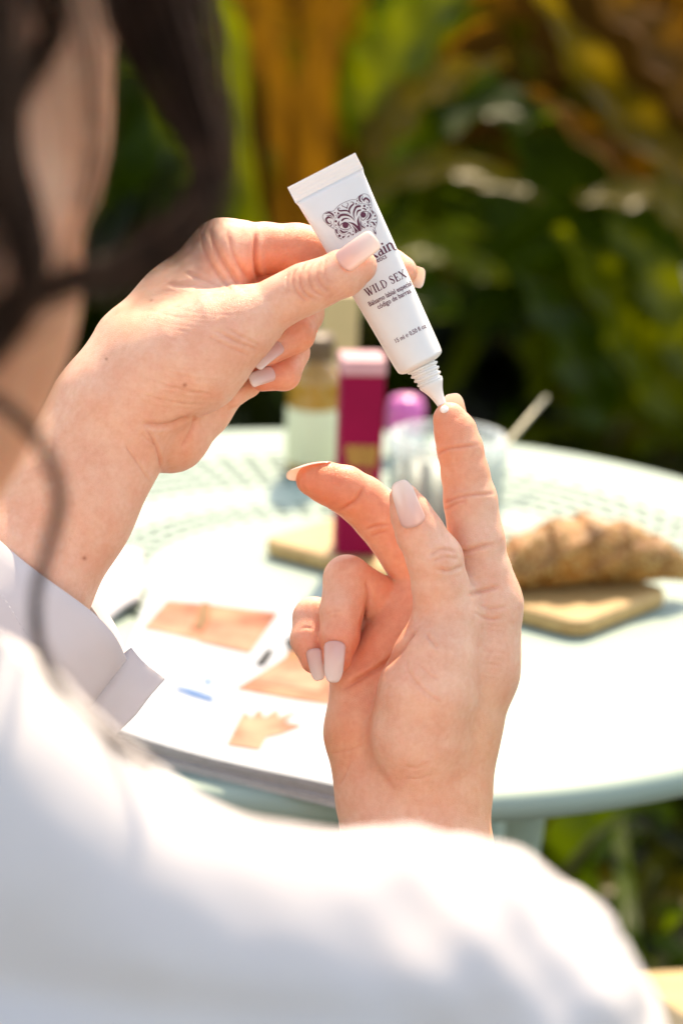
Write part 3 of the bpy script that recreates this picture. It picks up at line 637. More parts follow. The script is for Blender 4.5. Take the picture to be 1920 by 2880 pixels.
def tube_ring(t, n=64, a=None, b=None, e=None):
    a = half_w(t) if a is None else a; b = half_t(t) if b is None else b
    e = np.interp(t, [0, 60, 400, 604], [4, 2.6, 2.05, 2]) if e is None else e
    th = np.linspace(0, 2 * np.pi, n, endpoint=False); c, s_ = np.cos(th), np.sin(th)
    return np.array([tub(t, a * np.sign(x) * abs(x) ** (2 / e), -b * np.sign(y) * abs(y) ** (2 / e)) for x, y in zip(c, s_)])
rings = [tube_ring(t) for t in list(range(47, 600, 12)) + [600]]
rings += [tube_ring(604 + d, a=r, b=r, e=2) for d, r in ((0, 69), (5, 66), (9, 60), (12, 52), (14, 44))]
V_, F_ = loft(rings, True, True, True); mesh_obj('tube_body', pxw(V_), F_, M['tube'], cosm)
# crimped end with a finely notched edge and pressed ribs
n = 90; top = []; G = []
for row, t in enumerate((0, 3, 8, 14, 20, 26, 32, 38, 44, 48)):
    for i in range(n + 1):
        u = -107 + 214 * i / n; tt = t - (3.2 if (i % 2 and row == 0) else 0); zz = 4.2 + (0.9 if row % 2 else 0)
        G.append((tub(tt, u, -zz), tub(tt, u, zz)))
A_ = np.array([g[0] for g in G]); B_ = np.array([g[1] for g in G]); m = n + 1; Fs = []; nA = len(A_)
for r in range(9):
    for i in range(n):
        q = (r * m + i, r * m + i + 1, (r + 1) * m + i + 1, (r + 1) * m + i); Fs += [q[::-1], tuple(x + nA for x in q)]
rim = list(range(m)) + [r * m + n for r in range(1, 10)] + [9 * m + i for i in range(n - 1, -1, -1)] + [r * m for r in range(8, 0, -1)]
for a, c in zip(rim, rim[1:] + rim[:1]): Fs.append((a, c, c + nA, a + nA))
mesh_obj('crimp', pxw(np.vstack([A_, B_])), Fs, M['tube'], cosm, smooth=False)
# threaded neck: a stepped screw thread
rings = []
for i in range(130):
    s_ = i / 129; t = 612 + 62 * s_; th = np.linspace(0, 2 * np.pi, 48, endpoint=False)
    ph = (t - 612) / 14.5 + th / (2 * np.pi); saw = np.clip(np.cos(2 * np.pi * ph) * 1.6, -1, 1) * 0.5 + 0.5
    r = (47 - 11 * s_) * (0.865 + 0.135 * saw)
    rings.append(np.array([tub(t, rr * math.cos(x), -rr * math.sin(x)) for rr, x in zip(r, th)]))
V_, F_ = loft(rings, True, True, True); mesh_obj('screw_thread', pxw(V_), F_, M['tube'], cosm)
rings = [tube_ring(t, 40, r, r, 2) for t, r in ((668, 36), (676, 35.5), (684, 31), (694, 25.5), (706, 20.5), (720, 16.5), (735, 14), (748, 12.5), (756, 11.5), (758, 8), (757, 4))]
V_, F_ = loft(rings, True, True, True); mesh_obj('nozzle', pxw(V_), F_, M['tube'], cosm)
# a bead of balm squeezed out on the fingertip
cb = np.array([1249, 1152, -38.0]); ph = np.linspace(0, np.pi, 12); rings = []
for p in ph:
    th = np.linspace(0, 2 * np.pi, 20, endpoint=False)
    rings.append(np.array([cb + np.array([13 * math.sin(p) * math.cos(x), 11.5 * math.cos(p), 13 * math.sin(p) * math.sin(x)]) for x in th]))
V_, F_ = loft(rings); db = mesh_obj('balm_drop', pxw(V_), F_, M['balm'], None)
tag(db, 'tiny glossy white drop of balm between the nozzle and the raised fingertip', 'balm')

# ---- print on the tube: shapes given in the plane, laid on the curved surface
def stroke(pts, ws, n=14):
    P = spline(pts, n) if len(pts) > 2 else np.array([np.array(pts[0]) + (np.array(pts[1]) - np.array(pts[0])) * t for t in np.linspace(0, 1, n)])
    w_ = np.interp(np.linspace(0, 1, n), np.linspace(0, 1, len(ws)), ws) / 2
    T = np.gradient(P, axis=0); T /= np.linalg.norm(T, axis=1)[:, None] + 1e-9; Nn = np.c_[-T[:, 1], T[:, 0]]
    V = np.vstack([P + Nn * w_[:, None], P - Nn * w_[:, None]]); Fs = [(i, i + 1, n + i + 1, n + i) for i in range(n - 1)]
    caps = []
    for c, r in ((P[0], w_[0]), (P[-1], w_[-1])):
        if r > 5: caps.append(disc(c, r))
    return cat2([(V, Fs)] + caps)
def disc(c, r, n=16):
    a = np.linspace(0, 2 * np.pi, n, endpoint=False); return np.c_[c[0] + r * np.cos(a), c[1] + r * np.sin(a)], [tuple(range(n))]
def cat2(parts):
    V, Fs, n = [], [], 0
    for v, f in parts: V.append(np.asarray(v, float)); Fs += [tuple(i + n for i in q) for q in f]; n += len(v)
    return np.vstack(V), Fs
def emblem():
    S = []
    def s(pts, *ws): S.append(stroke(pts, ws))
    def d(x, y, r): S.append(disc((x, y), r))
    def tri(*p): S.append((np.array(p, float), [(0, 1, 2)]))
    s([(220, 720), (190, 640), (215, 580), (290, 535), (400, 525), (440, 490), (520, 410), (640, 345), (760, 300), (870, 285), (920, 225), (1000, 180), (1080, 190), (1130, 240), (1160, 320), (1175, 420), (1175, 500), (1240, 560), (1280, 640), (1285, 740), (1260, 820), (1240, 880), (1265, 960), (1250, 1010)], 7, 7)
    S.append(stroke([(220, 720), (190, 640), (215, 580), (290, 535), (400, 525), (440, 490), (520, 410), (640, 345), (760, 300), (870, 285), (920, 225), (1000, 180), (1080, 190), (1130, 240), (1160, 320), (1175, 420), (1175, 500), (1240, 560), (1280, 640), (1285, 740), (1260, 820), (1240, 880), (1265, 960), (1250, 1010)], (7, 7), 90)); S.pop(0)
    S.append(stroke([(220, 720), (300, 800), (380, 860), (435, 890), (450, 960), (490, 1040), (560, 1085)], (7, 7), 40))
    S.append(stroke([(500, 880), (430, 830), (415, 760), (440, 680), (500, 610), (600, 575), (720, 585)], (6, 6), 40)); S.append(stroke([(880, 400), (980, 375), (1090, 400), (1140, 460), (1130, 530)], (6, 6), 30))
    s([(240, 580), (330, 555), (400, 600), (418, 665)], 6, 34, 34, 6); s([(270, 615), (350, 615), (400, 690)], 6, 16, 6)
    s([(370, 670), (310, 645), (262, 690), (290, 755), (350, 780), (360, 740), (330, 722)], 8, 46, 40, 36, 14, 8, 5); s([(350, 828), (388, 780)], 22, 8); d(408, 850, 9)
    s([(1000, 195), (935, 240), (935, 310), (990, 355)], 6, 34, 34, 6); s([(1000, 225), (985, 280), (1030, 340)], 6, 18, 6)
    s([(1020, 300), (1060, 262), (1120, 310), (1125, 360), (1085, 360), (1072, 330)], 36, 40, 34, 16, 8, 5); s([(1105, 400), (1160, 400)], 20, 8); d(1150, 450, 11)
    s([(625, 440), (588, 425), (580, 405), (605, 408)], 8, 10, 6); s([(590, 432), (640, 445), (682, 470)], 8, 12, 14); s([(682, 470), (690, 420), (705, 385), (690, 362), (668, 372)], 16, 14, 12, 8, 6)
    s([(550, 470), (512, 460), (500, 492), (540, 520), (640, 512), (710, 530), (750, 585)], 8, 14, 22, 32, 32, 28, 3)
    s([(750, 585), (725, 500), (760, 430), (812, 380), (795, 342), (748, 345)], 3, 36, 36, 26, 12, 8)
    tri((488, 545), (488, 598), (542, 568)); tri((850, 355), (850, 402), (888, 378)); d(437, 557, 15); d(457, 608, 9); d(885, 320, 15); d(920, 360, 8)
    s([(510, 655), (560, 610), (660, 602), (760, 640), (848, 738)], 44, 42, 34, 24, 3); s([(580, 712), (620, 680), (680, 672), (748, 696)], 36, 34, 20, 3)
    s([(940, 425), (870, 440), (828, 510), (812, 600), (838, 700)], 38, 44, 36, 26, 3); s([(950, 502), (895, 530), (865, 635)], 30, 34, 3); s([(978, 468), (1030, 478), (1058, 498)], 4, 30, 26)
    d(650, 808, 62); s([(520, 852), (570, 785), (640, 750), (710, 780), (762, 862)], 8, 16, 20, 16, 10); s([(520, 852), (620, 900), (700, 890), (762, 862)], 10, 12, 12, 8)
    d(1005, 600, 58); s([(955, 562), (1010, 530), (1100, 535)], 8, 16, 10); s([(1100, 535), (1085, 630), (1000, 712), (958, 650)], 12, 14, 12, 6)
    s([(700, 745), (800, 778), (880, 842), (930, 905)], 4, 38, 48, 50); s([(920, 620), (902, 720), (918, 810), (940, 905)], 4, 40, 46, 50)
    s([(788, 815), (840, 880), (862, 950)], 6, 30, 36); s([(790, 815), (900, 935)], 6, 20); s([(945, 720), (955, 800), (1030, 862)], 6, 22, 22); s([(945, 720), (978, 885)], 6, 16)
    s([(530, 718), (508, 768), (515, 808)], 4, 32, 34); d(458, 730, 23); d(458, 806, 14); d(530, 1020, 26); d(800, 930, 11); d(800, 995, 17); d(565, 1082, 11)
    s([(548, 905), (590, 945), (650, 945), (715, 915)], 26, 38, 28, 3); s([(690, 970), (740, 962), (772, 1022)], 12, 22, 4); s([(465, 900), (480, 955), (512, 982)], 32, 28, 4); s([(650, 1015), (600, 1050)], 4, 38); tri((678, 1055), (728, 998), (722, 1045))
    s([(500, 880), (520, 940), (600, 985), (680, 990)], 6, 6, 6, 4)
    s([(1130, 560), (1150, 612), (1110, 680), (1065, 705)], 24, 42, 24, 3); d(1028, 422, 24); d(1090, 460, 14); d(1240, 620, 18); d(1035, 780, 10); d(1092, 820, 20); d(1158, 835, 12)
    s([(1158, 515), (1195, 545), (1215, 585)], 10, 24, 8); s([(1188, 692), (1258, 685)], 6, 24); s([(1140, 745), (1200, 752), (1232, 800)], 6, 30, 34); s([(1125, 712), (1090, 740), (1108, 782)], 4, 28, 6); s([(1200, 885), (1245, 970)], 6, 26); tri((1245, 740), (1280, 740), (1262, 775))
    s([(1175, 500), (1185, 600), (1150, 700), (1110, 750), (1160, 810), (1240, 880)], 5, 5)
    s([(945, 640), (960, 730), (1000, 800), (1060, 850)], 5, 5); s([(760, 850), (800, 900), (850, 990)], 5, 5)
    return cat2(S)
EMB = emblem()
def lay_px(P, lift=0.9):                      # picture-plane points -> on the tube's front surface
    R = P - TA; t = R @ TD; u = R @ TN; return np.c_[P, tz(t, u) - lift]
e2 = np.c_[EMB[0][:, 0] / 7.127 + 880, EMB[0][:, 1] / 7.127 + 520]
mesh_obj('emblem', pxw(lay_px(e2)), EMB[1], M['ink'], cosm, smooth=False)
def text_mesh(body, off=0.0):
    cu = bpy.data.curves.new('text', 'FONT'); cu.body = body; cu.size = 1.0; cu.offset = off; cu.resolution_u = 3
    o = bpy.data.objects.new('text', cu); COL.objects.link(o); dg = bpy.context.evaluated_depsgraph_get()
    me = o.evaluated_get(dg).to_mesh(); V = np.array([v.co[:2] for v in me.vertices]); Fs = [tuple(p.vertices) for p in me.polygons]
    bpy.data.objects.remove(o); bpy.data.curves.remove(cu); return V, Fs
def letters(body, t, u0, height, width, off=0.0, serif=None, tilt=0.0):
    V, Fs = serif if serif else text_mesh(body, off)
    x0, x1 = V[:, 0].min(), V[:, 0].max(); V = V.copy(); V[:, 0] = (V[:, 0] - x0) / (x1 - x0) * width
    V[:, 1] *= height; u = u0 + V[:, 0]; tt = t - V[:, 1] + tilt * V[:, 0]
    P = np.stack([TA + TD * a + TN * min(b, 1e3) for a, b in zip(tt, u)])
    return np.c_[P, tz(tt, u) - 0.9], Fs
def serif_word(glyphs, gap=0.16):
    S, x = [], 0
    for wd, items in glyphs:
        for it in items:
            if it[0] == 'q': S.append((np.array(it[1], float) + [x, 0], [(0, 1, 2, 3)]))
            else: v, f = stroke([(a, b) for a, b in it[1]], it[2], 18); S.append((v + [x, 0], f))
        x += wd + gap
    return cat2(S)
def ln(a, b, w_): return ('s', [a, b], (w_, w_))
def sf(x, y, w_=0.26): return ('q', [(x - w_ / 2, y - .03), (x + w_ / 2, y - .03), (x + w_ / 2, y + .03), (x - w_ / 2, y + .03)])
T_, t_ = 0.19, 0.075
GL = {'W': (1.15, [ln((.08, 1), (.36, 0), T_), ln((.36, 0), (.58, .95), t_), ln((.50, 1), (.78, 0), T_), ln((.78, 0), (1.05, 1), t_), sf(.08, .97), sf(.50, .97), sf(1.05, .97)]),
    'I': (.28, [ln((.14, 0), (.14, 1), T_), sf(.14, .03, .34), sf(.14, .97, .34)]),
    'L': (.66, [ln((.16, 0), (.16, 1), T_), sf(.16, .97, .34), ln((.05, .035), (.62, .035), t_), ln((.62, 0), (.64, .26), t_)]),
    'D': (.86, [ln((.16, 0), (.16, 1), T_), ('s', [(.05, .965), (.45, .95), (.75, .70), (.78, .5), (.75, .30), (.45, .05), (.05, .035)], (t_, t_, .12, T_, .12, t_, t_))]),
    'S': (.60, [('s', [(.54, .74), (.48, .92), (.28, .97), (.10, .86), (.12, .66), (.32, .52), (.50, .36), (.50, .14), (.30, .03), (.10, .10), (.06, .28)], (t_, t_, t_, .12, T_, T_, T_, .12, t_, t_, t_))]),
    'E': (.68, [ln((.16, 0), (.16, 1), T_), ln((.05, .965), (.60, .965), t_), ln((.05, .035), (.64, .035), t_), ln((.16, .5), (.46, .5), t_), ln((.60, .99), (.60, .76), t_), ln((.64, 0), (.64, .26), t_), ln((.46, .40), (.46, .60), t_)]),
    'X': (.90, [ln((.10, 1), (.76, 0), T_), ln((.80, 1), (.10, 0), t_), sf(.10, .97), sf(.80, .97), sf(.10, .03), sf(.76, .03)]),
    ' ': (.30, [('q', [(.1, .5), (.1001, .5), (.1001, .5001), (.1, .5001)])]),
    'R': (.86, [ln((.16, 0), (.16, 1), T_), sf(.16, .03, .34), ('s', [(.05, .965), (.42, .95), (.62, .75), (.42, .53), (.16, .50)], (t_, .1, T_, .1, t_)), ln((.40, .5), (.80, 0), T_)]),
    'a': (.56, [ln((.42, 0), (.42, .5), .16), ('s', [(.08, .52), (.24, .66), (.42, .50)], (.1, t_, .14)), ('s', [(.42, .38), (.16, .32), (.10, .14), (.24, .02), (.42, .14)], (t_, .1, .16, .08, t_)), ('s', [(.42, .06), (.52, .02), (.58, .08)], (t_, t_, t_))]),
    'i': (.26, [ln((.13, 0), (.13, .66), .16), sf(.13, .03, .28), ('q', [(.05, .80), (.22, .80), (.22, .97), (.05, .97)])]),
    'n': (.70, [ln((.14, 0), (.14, .66), .16), sf(.14, .03, .28), ('s', [(.14, .5), (.34, .66), (.52, .52), (.52, .1), (.56, -.10), (.72, -.14)], (t_, .1, .16, .16, .1, t_))])}
pr = []
pr.append(letters('', 375, -48, 24, 126, serif=serif_word([GL[c] for c in 'WILD SEX'])))
pr.append(letters('', 289, 3, 32, 84, serif=serif_word([GL[c] for c in 'Rain'], .04)))
pr.append(letters('cosmetics', 302, -14, 21, 66, .008))
pr.append(letters('Bálsamo labial especial', 402, -54, 20, 134, .012)); pr.append(letters('código de barras', 420, -36, 20, 104, .012))
pr.append(letters('15 ml ℮ 0,50 fl oz', 527, -35, 18, 96, .008))
pv, pf = cat_meshes(pr); mesh_obj('lettering', pxw(pv), pf, M['ink'], cosm, smooth=False)

# ------------------------------------------------------------------ table
TZ = 0.74; TC = np.array([0.0, 1.436]); TR_ = 0.349
table = empty('garden_table', (TC[0], TC[1], 0)); tag(table, 'round pale mint metal garden table with pierced pattern band', 'table')
NA = 220
def tp(r, a, z): return (TC[0] + r * math.cos(a), TC[1] + r * math.sin(a), z)
def disc_ring(r0, r1, z, th):
    A = [tp(r0, 2 * math.pi * i / NA, z) for i in range(NA)]; B = [tp(r1, 2 * math.pi * i / NA, z) for i in range(NA)]
    A2 = [(x, y, z - th) for x, y, _ in A]; B2 = [(x, y, z - th) for x, y, _ in B]; V = A + B + B2 + A2; Fs = []
    for k in range(4):
        for i in range(NA):
            j = (i + 1) % NA; k2 = (k + 1) % 4; Fs.append((k * NA + i, k2 * NA + i, k2 * NA + j, k * NA + j)[::-1])
    return V, Fs
def flat_ring(name, r0, r1):
    prof = [(r0, TZ - .0022), (r1, TZ - .0022), (r1, TZ), (r0, TZ)]; a = np.linspace(0, 2 * np.pi, NA, endpoint=False)
    rings = [np.c_[TC[0] + r * np.cos(a), TC[1] + r * np.sin(a), np.full(NA, z)] for r, z in prof]; return mesh_obj(name, *loft(rings + rings[:1]), M['table'], table, smooth=False)
V_, F_ = lathe([(0.0005, TZ - .0022), (.118, TZ - .0022), (.118, TZ), (0.0005, TZ)], NA, (TC[0], TC[1], 0)); mesh_obj('table_top', V_, F_, M['table'], table, smooth=False)
flat_ring('flat_ring', .152, .192); flat_ring('flat_ring', .272, .318)
# two bands pierced with small square openings on the side away from the sitter
for R0, R1, NR, NP in ((.118, .152, 3, 168), (.192, .272, 5, 264)):
    V, Fs = [], []; rr = np.linspace(R0, R1, 2 * NR + 1)
    for lay in (TZ, TZ - .0022):
        for r in rr:
            for i in range(NP): V.append(tp(r, 2 * math.pi * i / NP, lay))
    o2 = len(rr) * NP
    for k in range(len(rr) - 1):
        for i in range(NP):
            an = 360 * i / NP; hole = (k % 2 == 1) and (i % 3 != 0) and (8 < an < 178 or 200 < an < 262)
            j = (i + 1) % NP; q = (k * NP + i, k * NP + j, (k + 1) * NP + j, (k + 1) * NP + i)
            if not hole: Fs += [q[::-1], tuple(x + o2 for x in q)]
            else:
                nb = lambda kk, ii: (kk % 2 == 1) and (ii % NP % 3 != 0)
                Fs.append((q[0], q[1], q[1] + o2, q[0] + o2)); Fs.append((q[2], q[3], q[3] + o2, q[2] + o2))
                if not nb(k, i - 1): Fs.append((q[3], q[0], q[0] + o2, q[3] + o2))
                if not nb(k, i + 1): Fs.append((q[1], q[2], q[2] + o2, q[1] + o2))
    mesh_obj('pierced_band', V, Fs, M['table'], table, smooth=False)
pf_ = [(.318, TZ), (.338, TZ + .0012), (.345, TZ + .0005), (.349, TZ - .003), (.3495, TZ - .008), (.348, TZ - .013), (.344, TZ - .015), (.340, TZ - .013), (.338, TZ - .004), (.318, TZ - .0022)]
a = np.linspace(0, 2 * np.pi, NA, endpoint=False)
rings = [np.c_[TC[0] + r * np.cos(a), TC[1] + r * np.sin(a), np.full(NA, z)] for r, z in pf_] ; rings.append(rings[0])
mesh_obj('rim', *loft(rings), M['table'], table)
for sx in (-1, 1):                      # crossing folding legs
    for sy in (-1, 1):
        P = [(TC[0] + sx * .11, TC[1] + sy * .24, 0.0), (TC[0] + sx * .11, TC[1] - sy * .22, TZ - .016)]
        mesh_obj('leg', *tube(np.array([np.array(P[0]) + (np.array(P[1]) - np.array(P[0])) * t for t in np.linspace(0, 1, 4)]), .011, 10), M['table'], table)
for sy in (-1, 1):
    mesh_obj('crossbar', *tube(np.array([(TC[0] - .11, TC[1] + sy * .22, TZ - .02), (TC[0] + .11, TC[1] + sy * .22, TZ - .02)]), .009, 10), M['table'], table)

# ------------------------------------------------------------------ things on the table
# serving board
BT = TZ + .012
A, B, C = (on_plane(*p, BT)[:2] for p in ((728, 1513), (1632, 1752), (1890, 1652)))
e1, e2_ = B - A, C - B; Dd = A + e2_; l1, l2 = np.linalg.norm(e1), np.linalg.norm(e2_)
def rounded_quad(A, e1, e2, z0, z1, rc=.012, bev=.003):
    u, v = e1 / np.linalg.norm(e1), e2 / np.linalg.norm(e2); l1, l2 = np.linalg.norm(e1), np.linalg.norm(e2); out = []
    def ring(inset, z):
        P = []
        for cx, cy, a0 in ((rc, rc, np.pi), (l1 - rc, rc, 1.5 * np.pi), (l1 - rc, l2 - rc, 0), (rc, l2 - rc, .5 * np.pi)):
            for k in range(7):
                an = a0 + k / 6 * np.pi / 2; r = rc - inset; q = A + u * (cx + r * math.cos(an)) + v * (cy + r * math.sin(an)); P.append((q[0], q[1], z))
        return np.array(P)
    return loft([ring(bev, z0), ring(bev * .3, z0 + bev * .3), ring(0, z0 + bev), ring(0, z1 - bev), ring(bev * .3, z1 - bev * .3), ring(bev, z1)], True, True, True)
bo = mesh_obj('serving_board', *rounded_quad(A, e1, e2_, TZ + .001, BT), M['board'], None, smooth=False)
tag(bo, 'pale wooden serving board with rounded corners lying on the mint table', 'board')
# wine coloured carton
bp = on_plane(998, 1565, BT); upx = 1 / 4330.0
carton = empty('wine_carton', tuple(bp)); tag(carton, 'tall slim wine red carton with gold emblem and pale pink top', 'carton')
cw, chh = .0262, .1155; ca = .10
V_, F_ = box(bp[0], bp[1] + cw / 2, bp[2] + .001 + chh / 2, cw, cw, chh, .0008, ca); mesh_obj('carton_body', V_, F_, M['wine'], carton, smooth=False)
V_, F_ = box(bp[0], bp[1] + cw / 2, bp[2] + .001 + chh + .0045, cw + .0014, cw + .0014, .010, .0014, ca); mesh_obj('carton_top', V_, F_, M['rose'], carton, smooth=False)
def on_front(P2, z0, sc, x0=0.0):       # flat print on the carton's front face
    fx = (P2[:, 0] - 738) * sc + x0; fz = z0 - (P2[:, 1] - 600) * sc; c, s_ = math.cos(ca), math.sin(ca); yy = -cw / 2 - .0003
    return np.c_[bp[0] + fx * c - yy * s_, bp[1] + cw / 2 + fx * s_ + yy * c, bp[2] + fz]
rot = -math.radians(27); q = EMB[0] - [738, 640]; q = np.c_[q[:, 0] * math.cos(-rot) - q[:, 1] * math.sin(-rot), q[:, 0] * math.sin(-rot) + q[:, 1] * math.cos(-rot)] + [738, 600]
gv, gf = cat2([(q + [dx, dy], EMB[1]) for dx, dy in ((0, 0), (16, 0), (-16, 0), (0, 16), (0, -16))])
gp = on_front(gv, .066, .0000200); gp[:, 1] -= np.repeat(np.arange(5) * .00004, len(q)); mesh_obj('gold_emblem', gp, gf, M['gold'], carton, smooth=False)
tv, tf = text_mesh('Rain', .03); tv = np.c_[738 + (tv[:, 0] - 1.0) * 420, 1420 - tv[:, 1] * 420]; mesh_obj('gold_lettering', on_front(tv, .066, .0000200), tf, M['gold'], carton, smooth=False)
# amber bottle with a cream label, cream carton behind it, jar with a pink lid
g = on_plane(878, 1330, TZ); bot = empty('amber_bottle', tuple(g)); tag(bot, 'amber bottle with pale cream label standing behind the wine red carton', 'bottle')
r_ = .0195
mesh_obj('bottle_body', *lathe([(.001, .001), (r_ - .002, .001), (r_, .004), (r_, .068), (r_ * .93, .075), (r_ * .6, .080), (r_ * .52, .083), (r_ * .52, .086), (.001, .086)], 40, g), M['amber'], bot)
mesh_obj('label', *lathe([(r_ + .0002, .010), (r_ + .0005, .011), (r_ + .0005, .049), (r_ + .0002, .050)], 40, g, False, False), M['label'], bot)
mesh_obj('cap', *lathe([(.001, .084), (.0125, .084), (.013, .086), (.013, .099), (.012, .101), (.001, .101)], 32, g), M['brown'], bot)
g = on_plane(930, 1262, TZ); V_, F_ = box(g[0] + .002, g[1] + .013, TZ + .001 + .058, .026, .026, .116, .0008, .2)
cc = mesh_obj('cream_carton', V_, F_, M['cream'], None, smooth=False); tag(cc, 'cream coloured upright carton half hidden behind the amber bottle', 'carton')
g = on_plane(1135, 1282, TZ); jar = empty('pink_lid_jar', tuple(g)); tag(jar, 'small pale jar with domed bright pink lid beside the glass', 'jar')
mesh_obj('jar_body', *lathe([(.001, .001), (.0125, .001), (.0135, .003), (.0135, .021), (.001, .021)], 32, g), M['white'], jar)
mesh_obj('lid', *lathe([(.001, .0205), (.0138, .0205), (.0142, .022), (.0142, .036), (.0132, .041), (.0105, .0445), (.006, .046), (.0005, .0464)], 32, g), M['pink'], jar)
# ribbed tumbler with a metal straw
g = on_plane(1247, 1500, TZ); gl = empty('ribbed_glass', tuple(g)); tag(gl, 'clear ribbed glass tumbler with milky drink standing behind the raised finger', 'glass')
def ribbed(r, z0, z1, amp, nr=22, n=132, flare=1.08):
    a = np.linspace(0, 2 * np.pi, n, endpoint=False); rr_ = r + amp * np.cos(nr * a); out = []
    for k in range(9):
        s_ = k / 8; f = 1 + (flare - 1) * s_; m_ = 1 if 0 < k < 8 else .3
        q_ = (r + (rr_ - r) * m_) * f; out.append(np.c_[g[0] + q_ * np.cos(a), g[1] + q_ * np.sin(a), np.full(n, g[2] + z0 + (z1 - z0) * s_)])
    return out
ro = ribbed(.0345, .001, .068, .0011); ri = [np.c_[g[0] + (q[:, 0] - g[0]) * .93, g[1] + (q[:, 1] - g[1]) * .93, np.maximum(q[:, 2], g[2] + .006)] for q in ro[::-1]]
mesh_obj('tumbler', *loft(ro + ri, True, True, True), M['glass'], gl)
sv = []
for k in range(16):
    a0 = 2 * math.pi * k / 16; rws = []
    for z in (.008, .030, .058): rws.append(np.array([(g[0] + (.0362 * (1 + .08 * z / .068)) * math.cos(a0 + d), g[1] + (.0362 * (1 + .08 * z / .068)) * math.sin(a0 + d), g[2] + z) for d in (-.075, -.025, .025, .075)]))
    sv.append(loft(rws, False))
mesh_obj('painted_stripes', *cat_meshes(sv), M['stripe'], gl)
mesh_obj('drink', *lathe([(.001, .0066), (.0300, .0066), (.0318, .046), (.001, .046)], 40, g), M['drink'], gl)
p0 = g + np.array([.0, .004, .010]); p1 = wdepth(1535, 1118, 1.72); 
st = mesh_obj('drinking_straw', *tube(np.array([p0 + (p1 - p0) * t for t in np.linspace(0, 1, 8)]), .0018, 12), M['steel']); tag(st, 'slanted metal drinking straw sticking out of the ribbed glass', 'straw')
# seeded pastry roll on the board
pc = on_plane(1668, 1690, BT); pe = on_plane(1955, 1632, BT); ps = on_plane(1330, 1668, BT)
ax_ = (pe - ps); Lc = np.linalg.norm(ax_); ax_ /= Lc; sd = np.cross([0, 0, 1], ax_); n = 48; rings = []; Rmax = .0215
past = empty('pastry_roll', tuple(pc)); tag(past, 'golden seeded croissant shaped pastry on the wooden board', 'pastry')
def past_r(s_): return Rmax * (math.sin(math.pi * (0.04 + .92 * s_)) ** .72) * (1.0 + .16 * (0.5 - (s_ * 6 % 1)) * min(1, (s_ * 6 % 1) * 9))
def past_p(s_, t, lift=0.0):
    r = past_r(s_) + lift; c = ps + ax_ * Lc * s_ + sd * (.012 * math.sin(math.pi * s_))
    rr_ = r * (1 + .05 * math.sin(5 * t + 17 * s_) + .03 * math.sin(11 * t + 40 * s_))
    return c + sd * rr_ * 1.12 * math.cos(t) + np.array([0, 0, 1]) * (past_r(s_) * .88 + .0008 + rr_ * .9 * math.sin(t))
for i in range(64): rings.append(np.array([past_p(i / 63, 2 * math.pi * j / n) for j in range(n)]))
mesh_obj('crust', *loft(rings, True, True, True), M['crust'], past)
sds = []
for i in range(900):
    s_ = .03 + .94 * rng.random(); t = rng.random() * 2 * math.pi; c = past_p(s_, t, .0004); q = past_p(s_, t, .0016) - c; q /= np.linalg.norm(q)
    f = np.cross(q, rng.normal(size=3)); f /= np.linalg.norm(f); h = np.cross(q, f); l, w_ = .0019, .0010
    V = [c + f * l, c + h * w_, c - f * l, c - h * w_, c + q * .0009]; sds.append((V, [(0, 1, 4), (1, 2, 4), (2, 3, 4), (3, 0, 4)]))
tag(mesh_obj('seeds', *cat_meshes(sds), M['seed'], past), kind='stuff')
# open magazine
MZ = TZ + .0125
def mz(x, y): return MZ + .0018 * math.sin(14 * x + 9 * y) + .0014 * math.sin(31 * x - 11 * y)
cn = [on_plane(*p, MZ) for p in ((285, 2052), (1160, 2262), (1010, 1700), (430, 1628))]
mag = empty('magazine', (cn[0][0], cn[0][1], TZ)); tag(mag, 'open glossy magazine with photos of hands lying near the table edge', 'magazine')
nx, ny = 30, 24; top = []; 
for j in range(ny + 1):
    for i in range(nx + 1):
        u, v = i / nx, j / ny; p = (cn[0] * (1 - u) + cn[1] * u) * (1 - v) + (cn[3] * (1 - u) + cn[2] * u) * v; top.append((p[0], p[1], mz(p[0], p[1])))
top = np.array(top); m = nx + 1; Fs = []
for j in range(ny):
    for i in range(nx): Fs.append((j * m + i, j * m + i + 1, (j + 1) * m + i + 1, (j + 1) * m + i))
mesh_obj('page', top, Fs, M['paper'], mag)
rim = list(range(m)) + [j * m + nx for j in range(1, ny + 1)] + [ny * m + i for i in range(nx - 1, -1, -1)] + [j * m for j in range(ny - 1, 0, -1)]
ed = []; lay = 9
for k in range(lay + 1):
    s_ = k / lay; jig = .0012 * rng.normal()
    ed.append(np.array([(top[i][0] * (1) + jig * .6, top[i][1] + (.0006 if k % 2 else 0) + jig - .004 * s_ * 0, top[i][2] - .0004 - (top[i][2] - .0004 - TZ - .001) * s_) for i in rim]))
mesh_obj('page_block', *loft(ed, True, False, True), M['edge'], mag, smooth=False)
def print_quad(name, quad, mat, nxx=12, nyy=8, lift=.0003):
    q = [on_plane(*p, MZ) for p in quad]; P = []
    for j in range(nyy + 1):
        for i in range(nxx + 1):
            u, v = i / nxx, j / nyy; p = (q[0] * (1 - u) + q[1] * u) * (1 - v) + (q[3] * (1 - u) + q[2] * u) * v; P.append((p[0], p[1], mz(p[0], p[1]) + lift))
    return mesh_obj(name, P, [(j * (nxx + 1) + i, j * (nxx + 1) + i + 1, (j + 1) * (nxx + 1) + i + 1, (j + 1) * (nxx + 1) + i) for j in range(nyy) for i in range(nxx)], mat, mag)
def print_poly(name, poly, mat, lift=.0006):
    P = [on_plane(*p, MZ) for p in poly]; return mesh_obj(name, [(p[0], p[1], mz(p[0], p[1]) + lift) for p in P], [tuple(range(len(P)))], mat, mag)
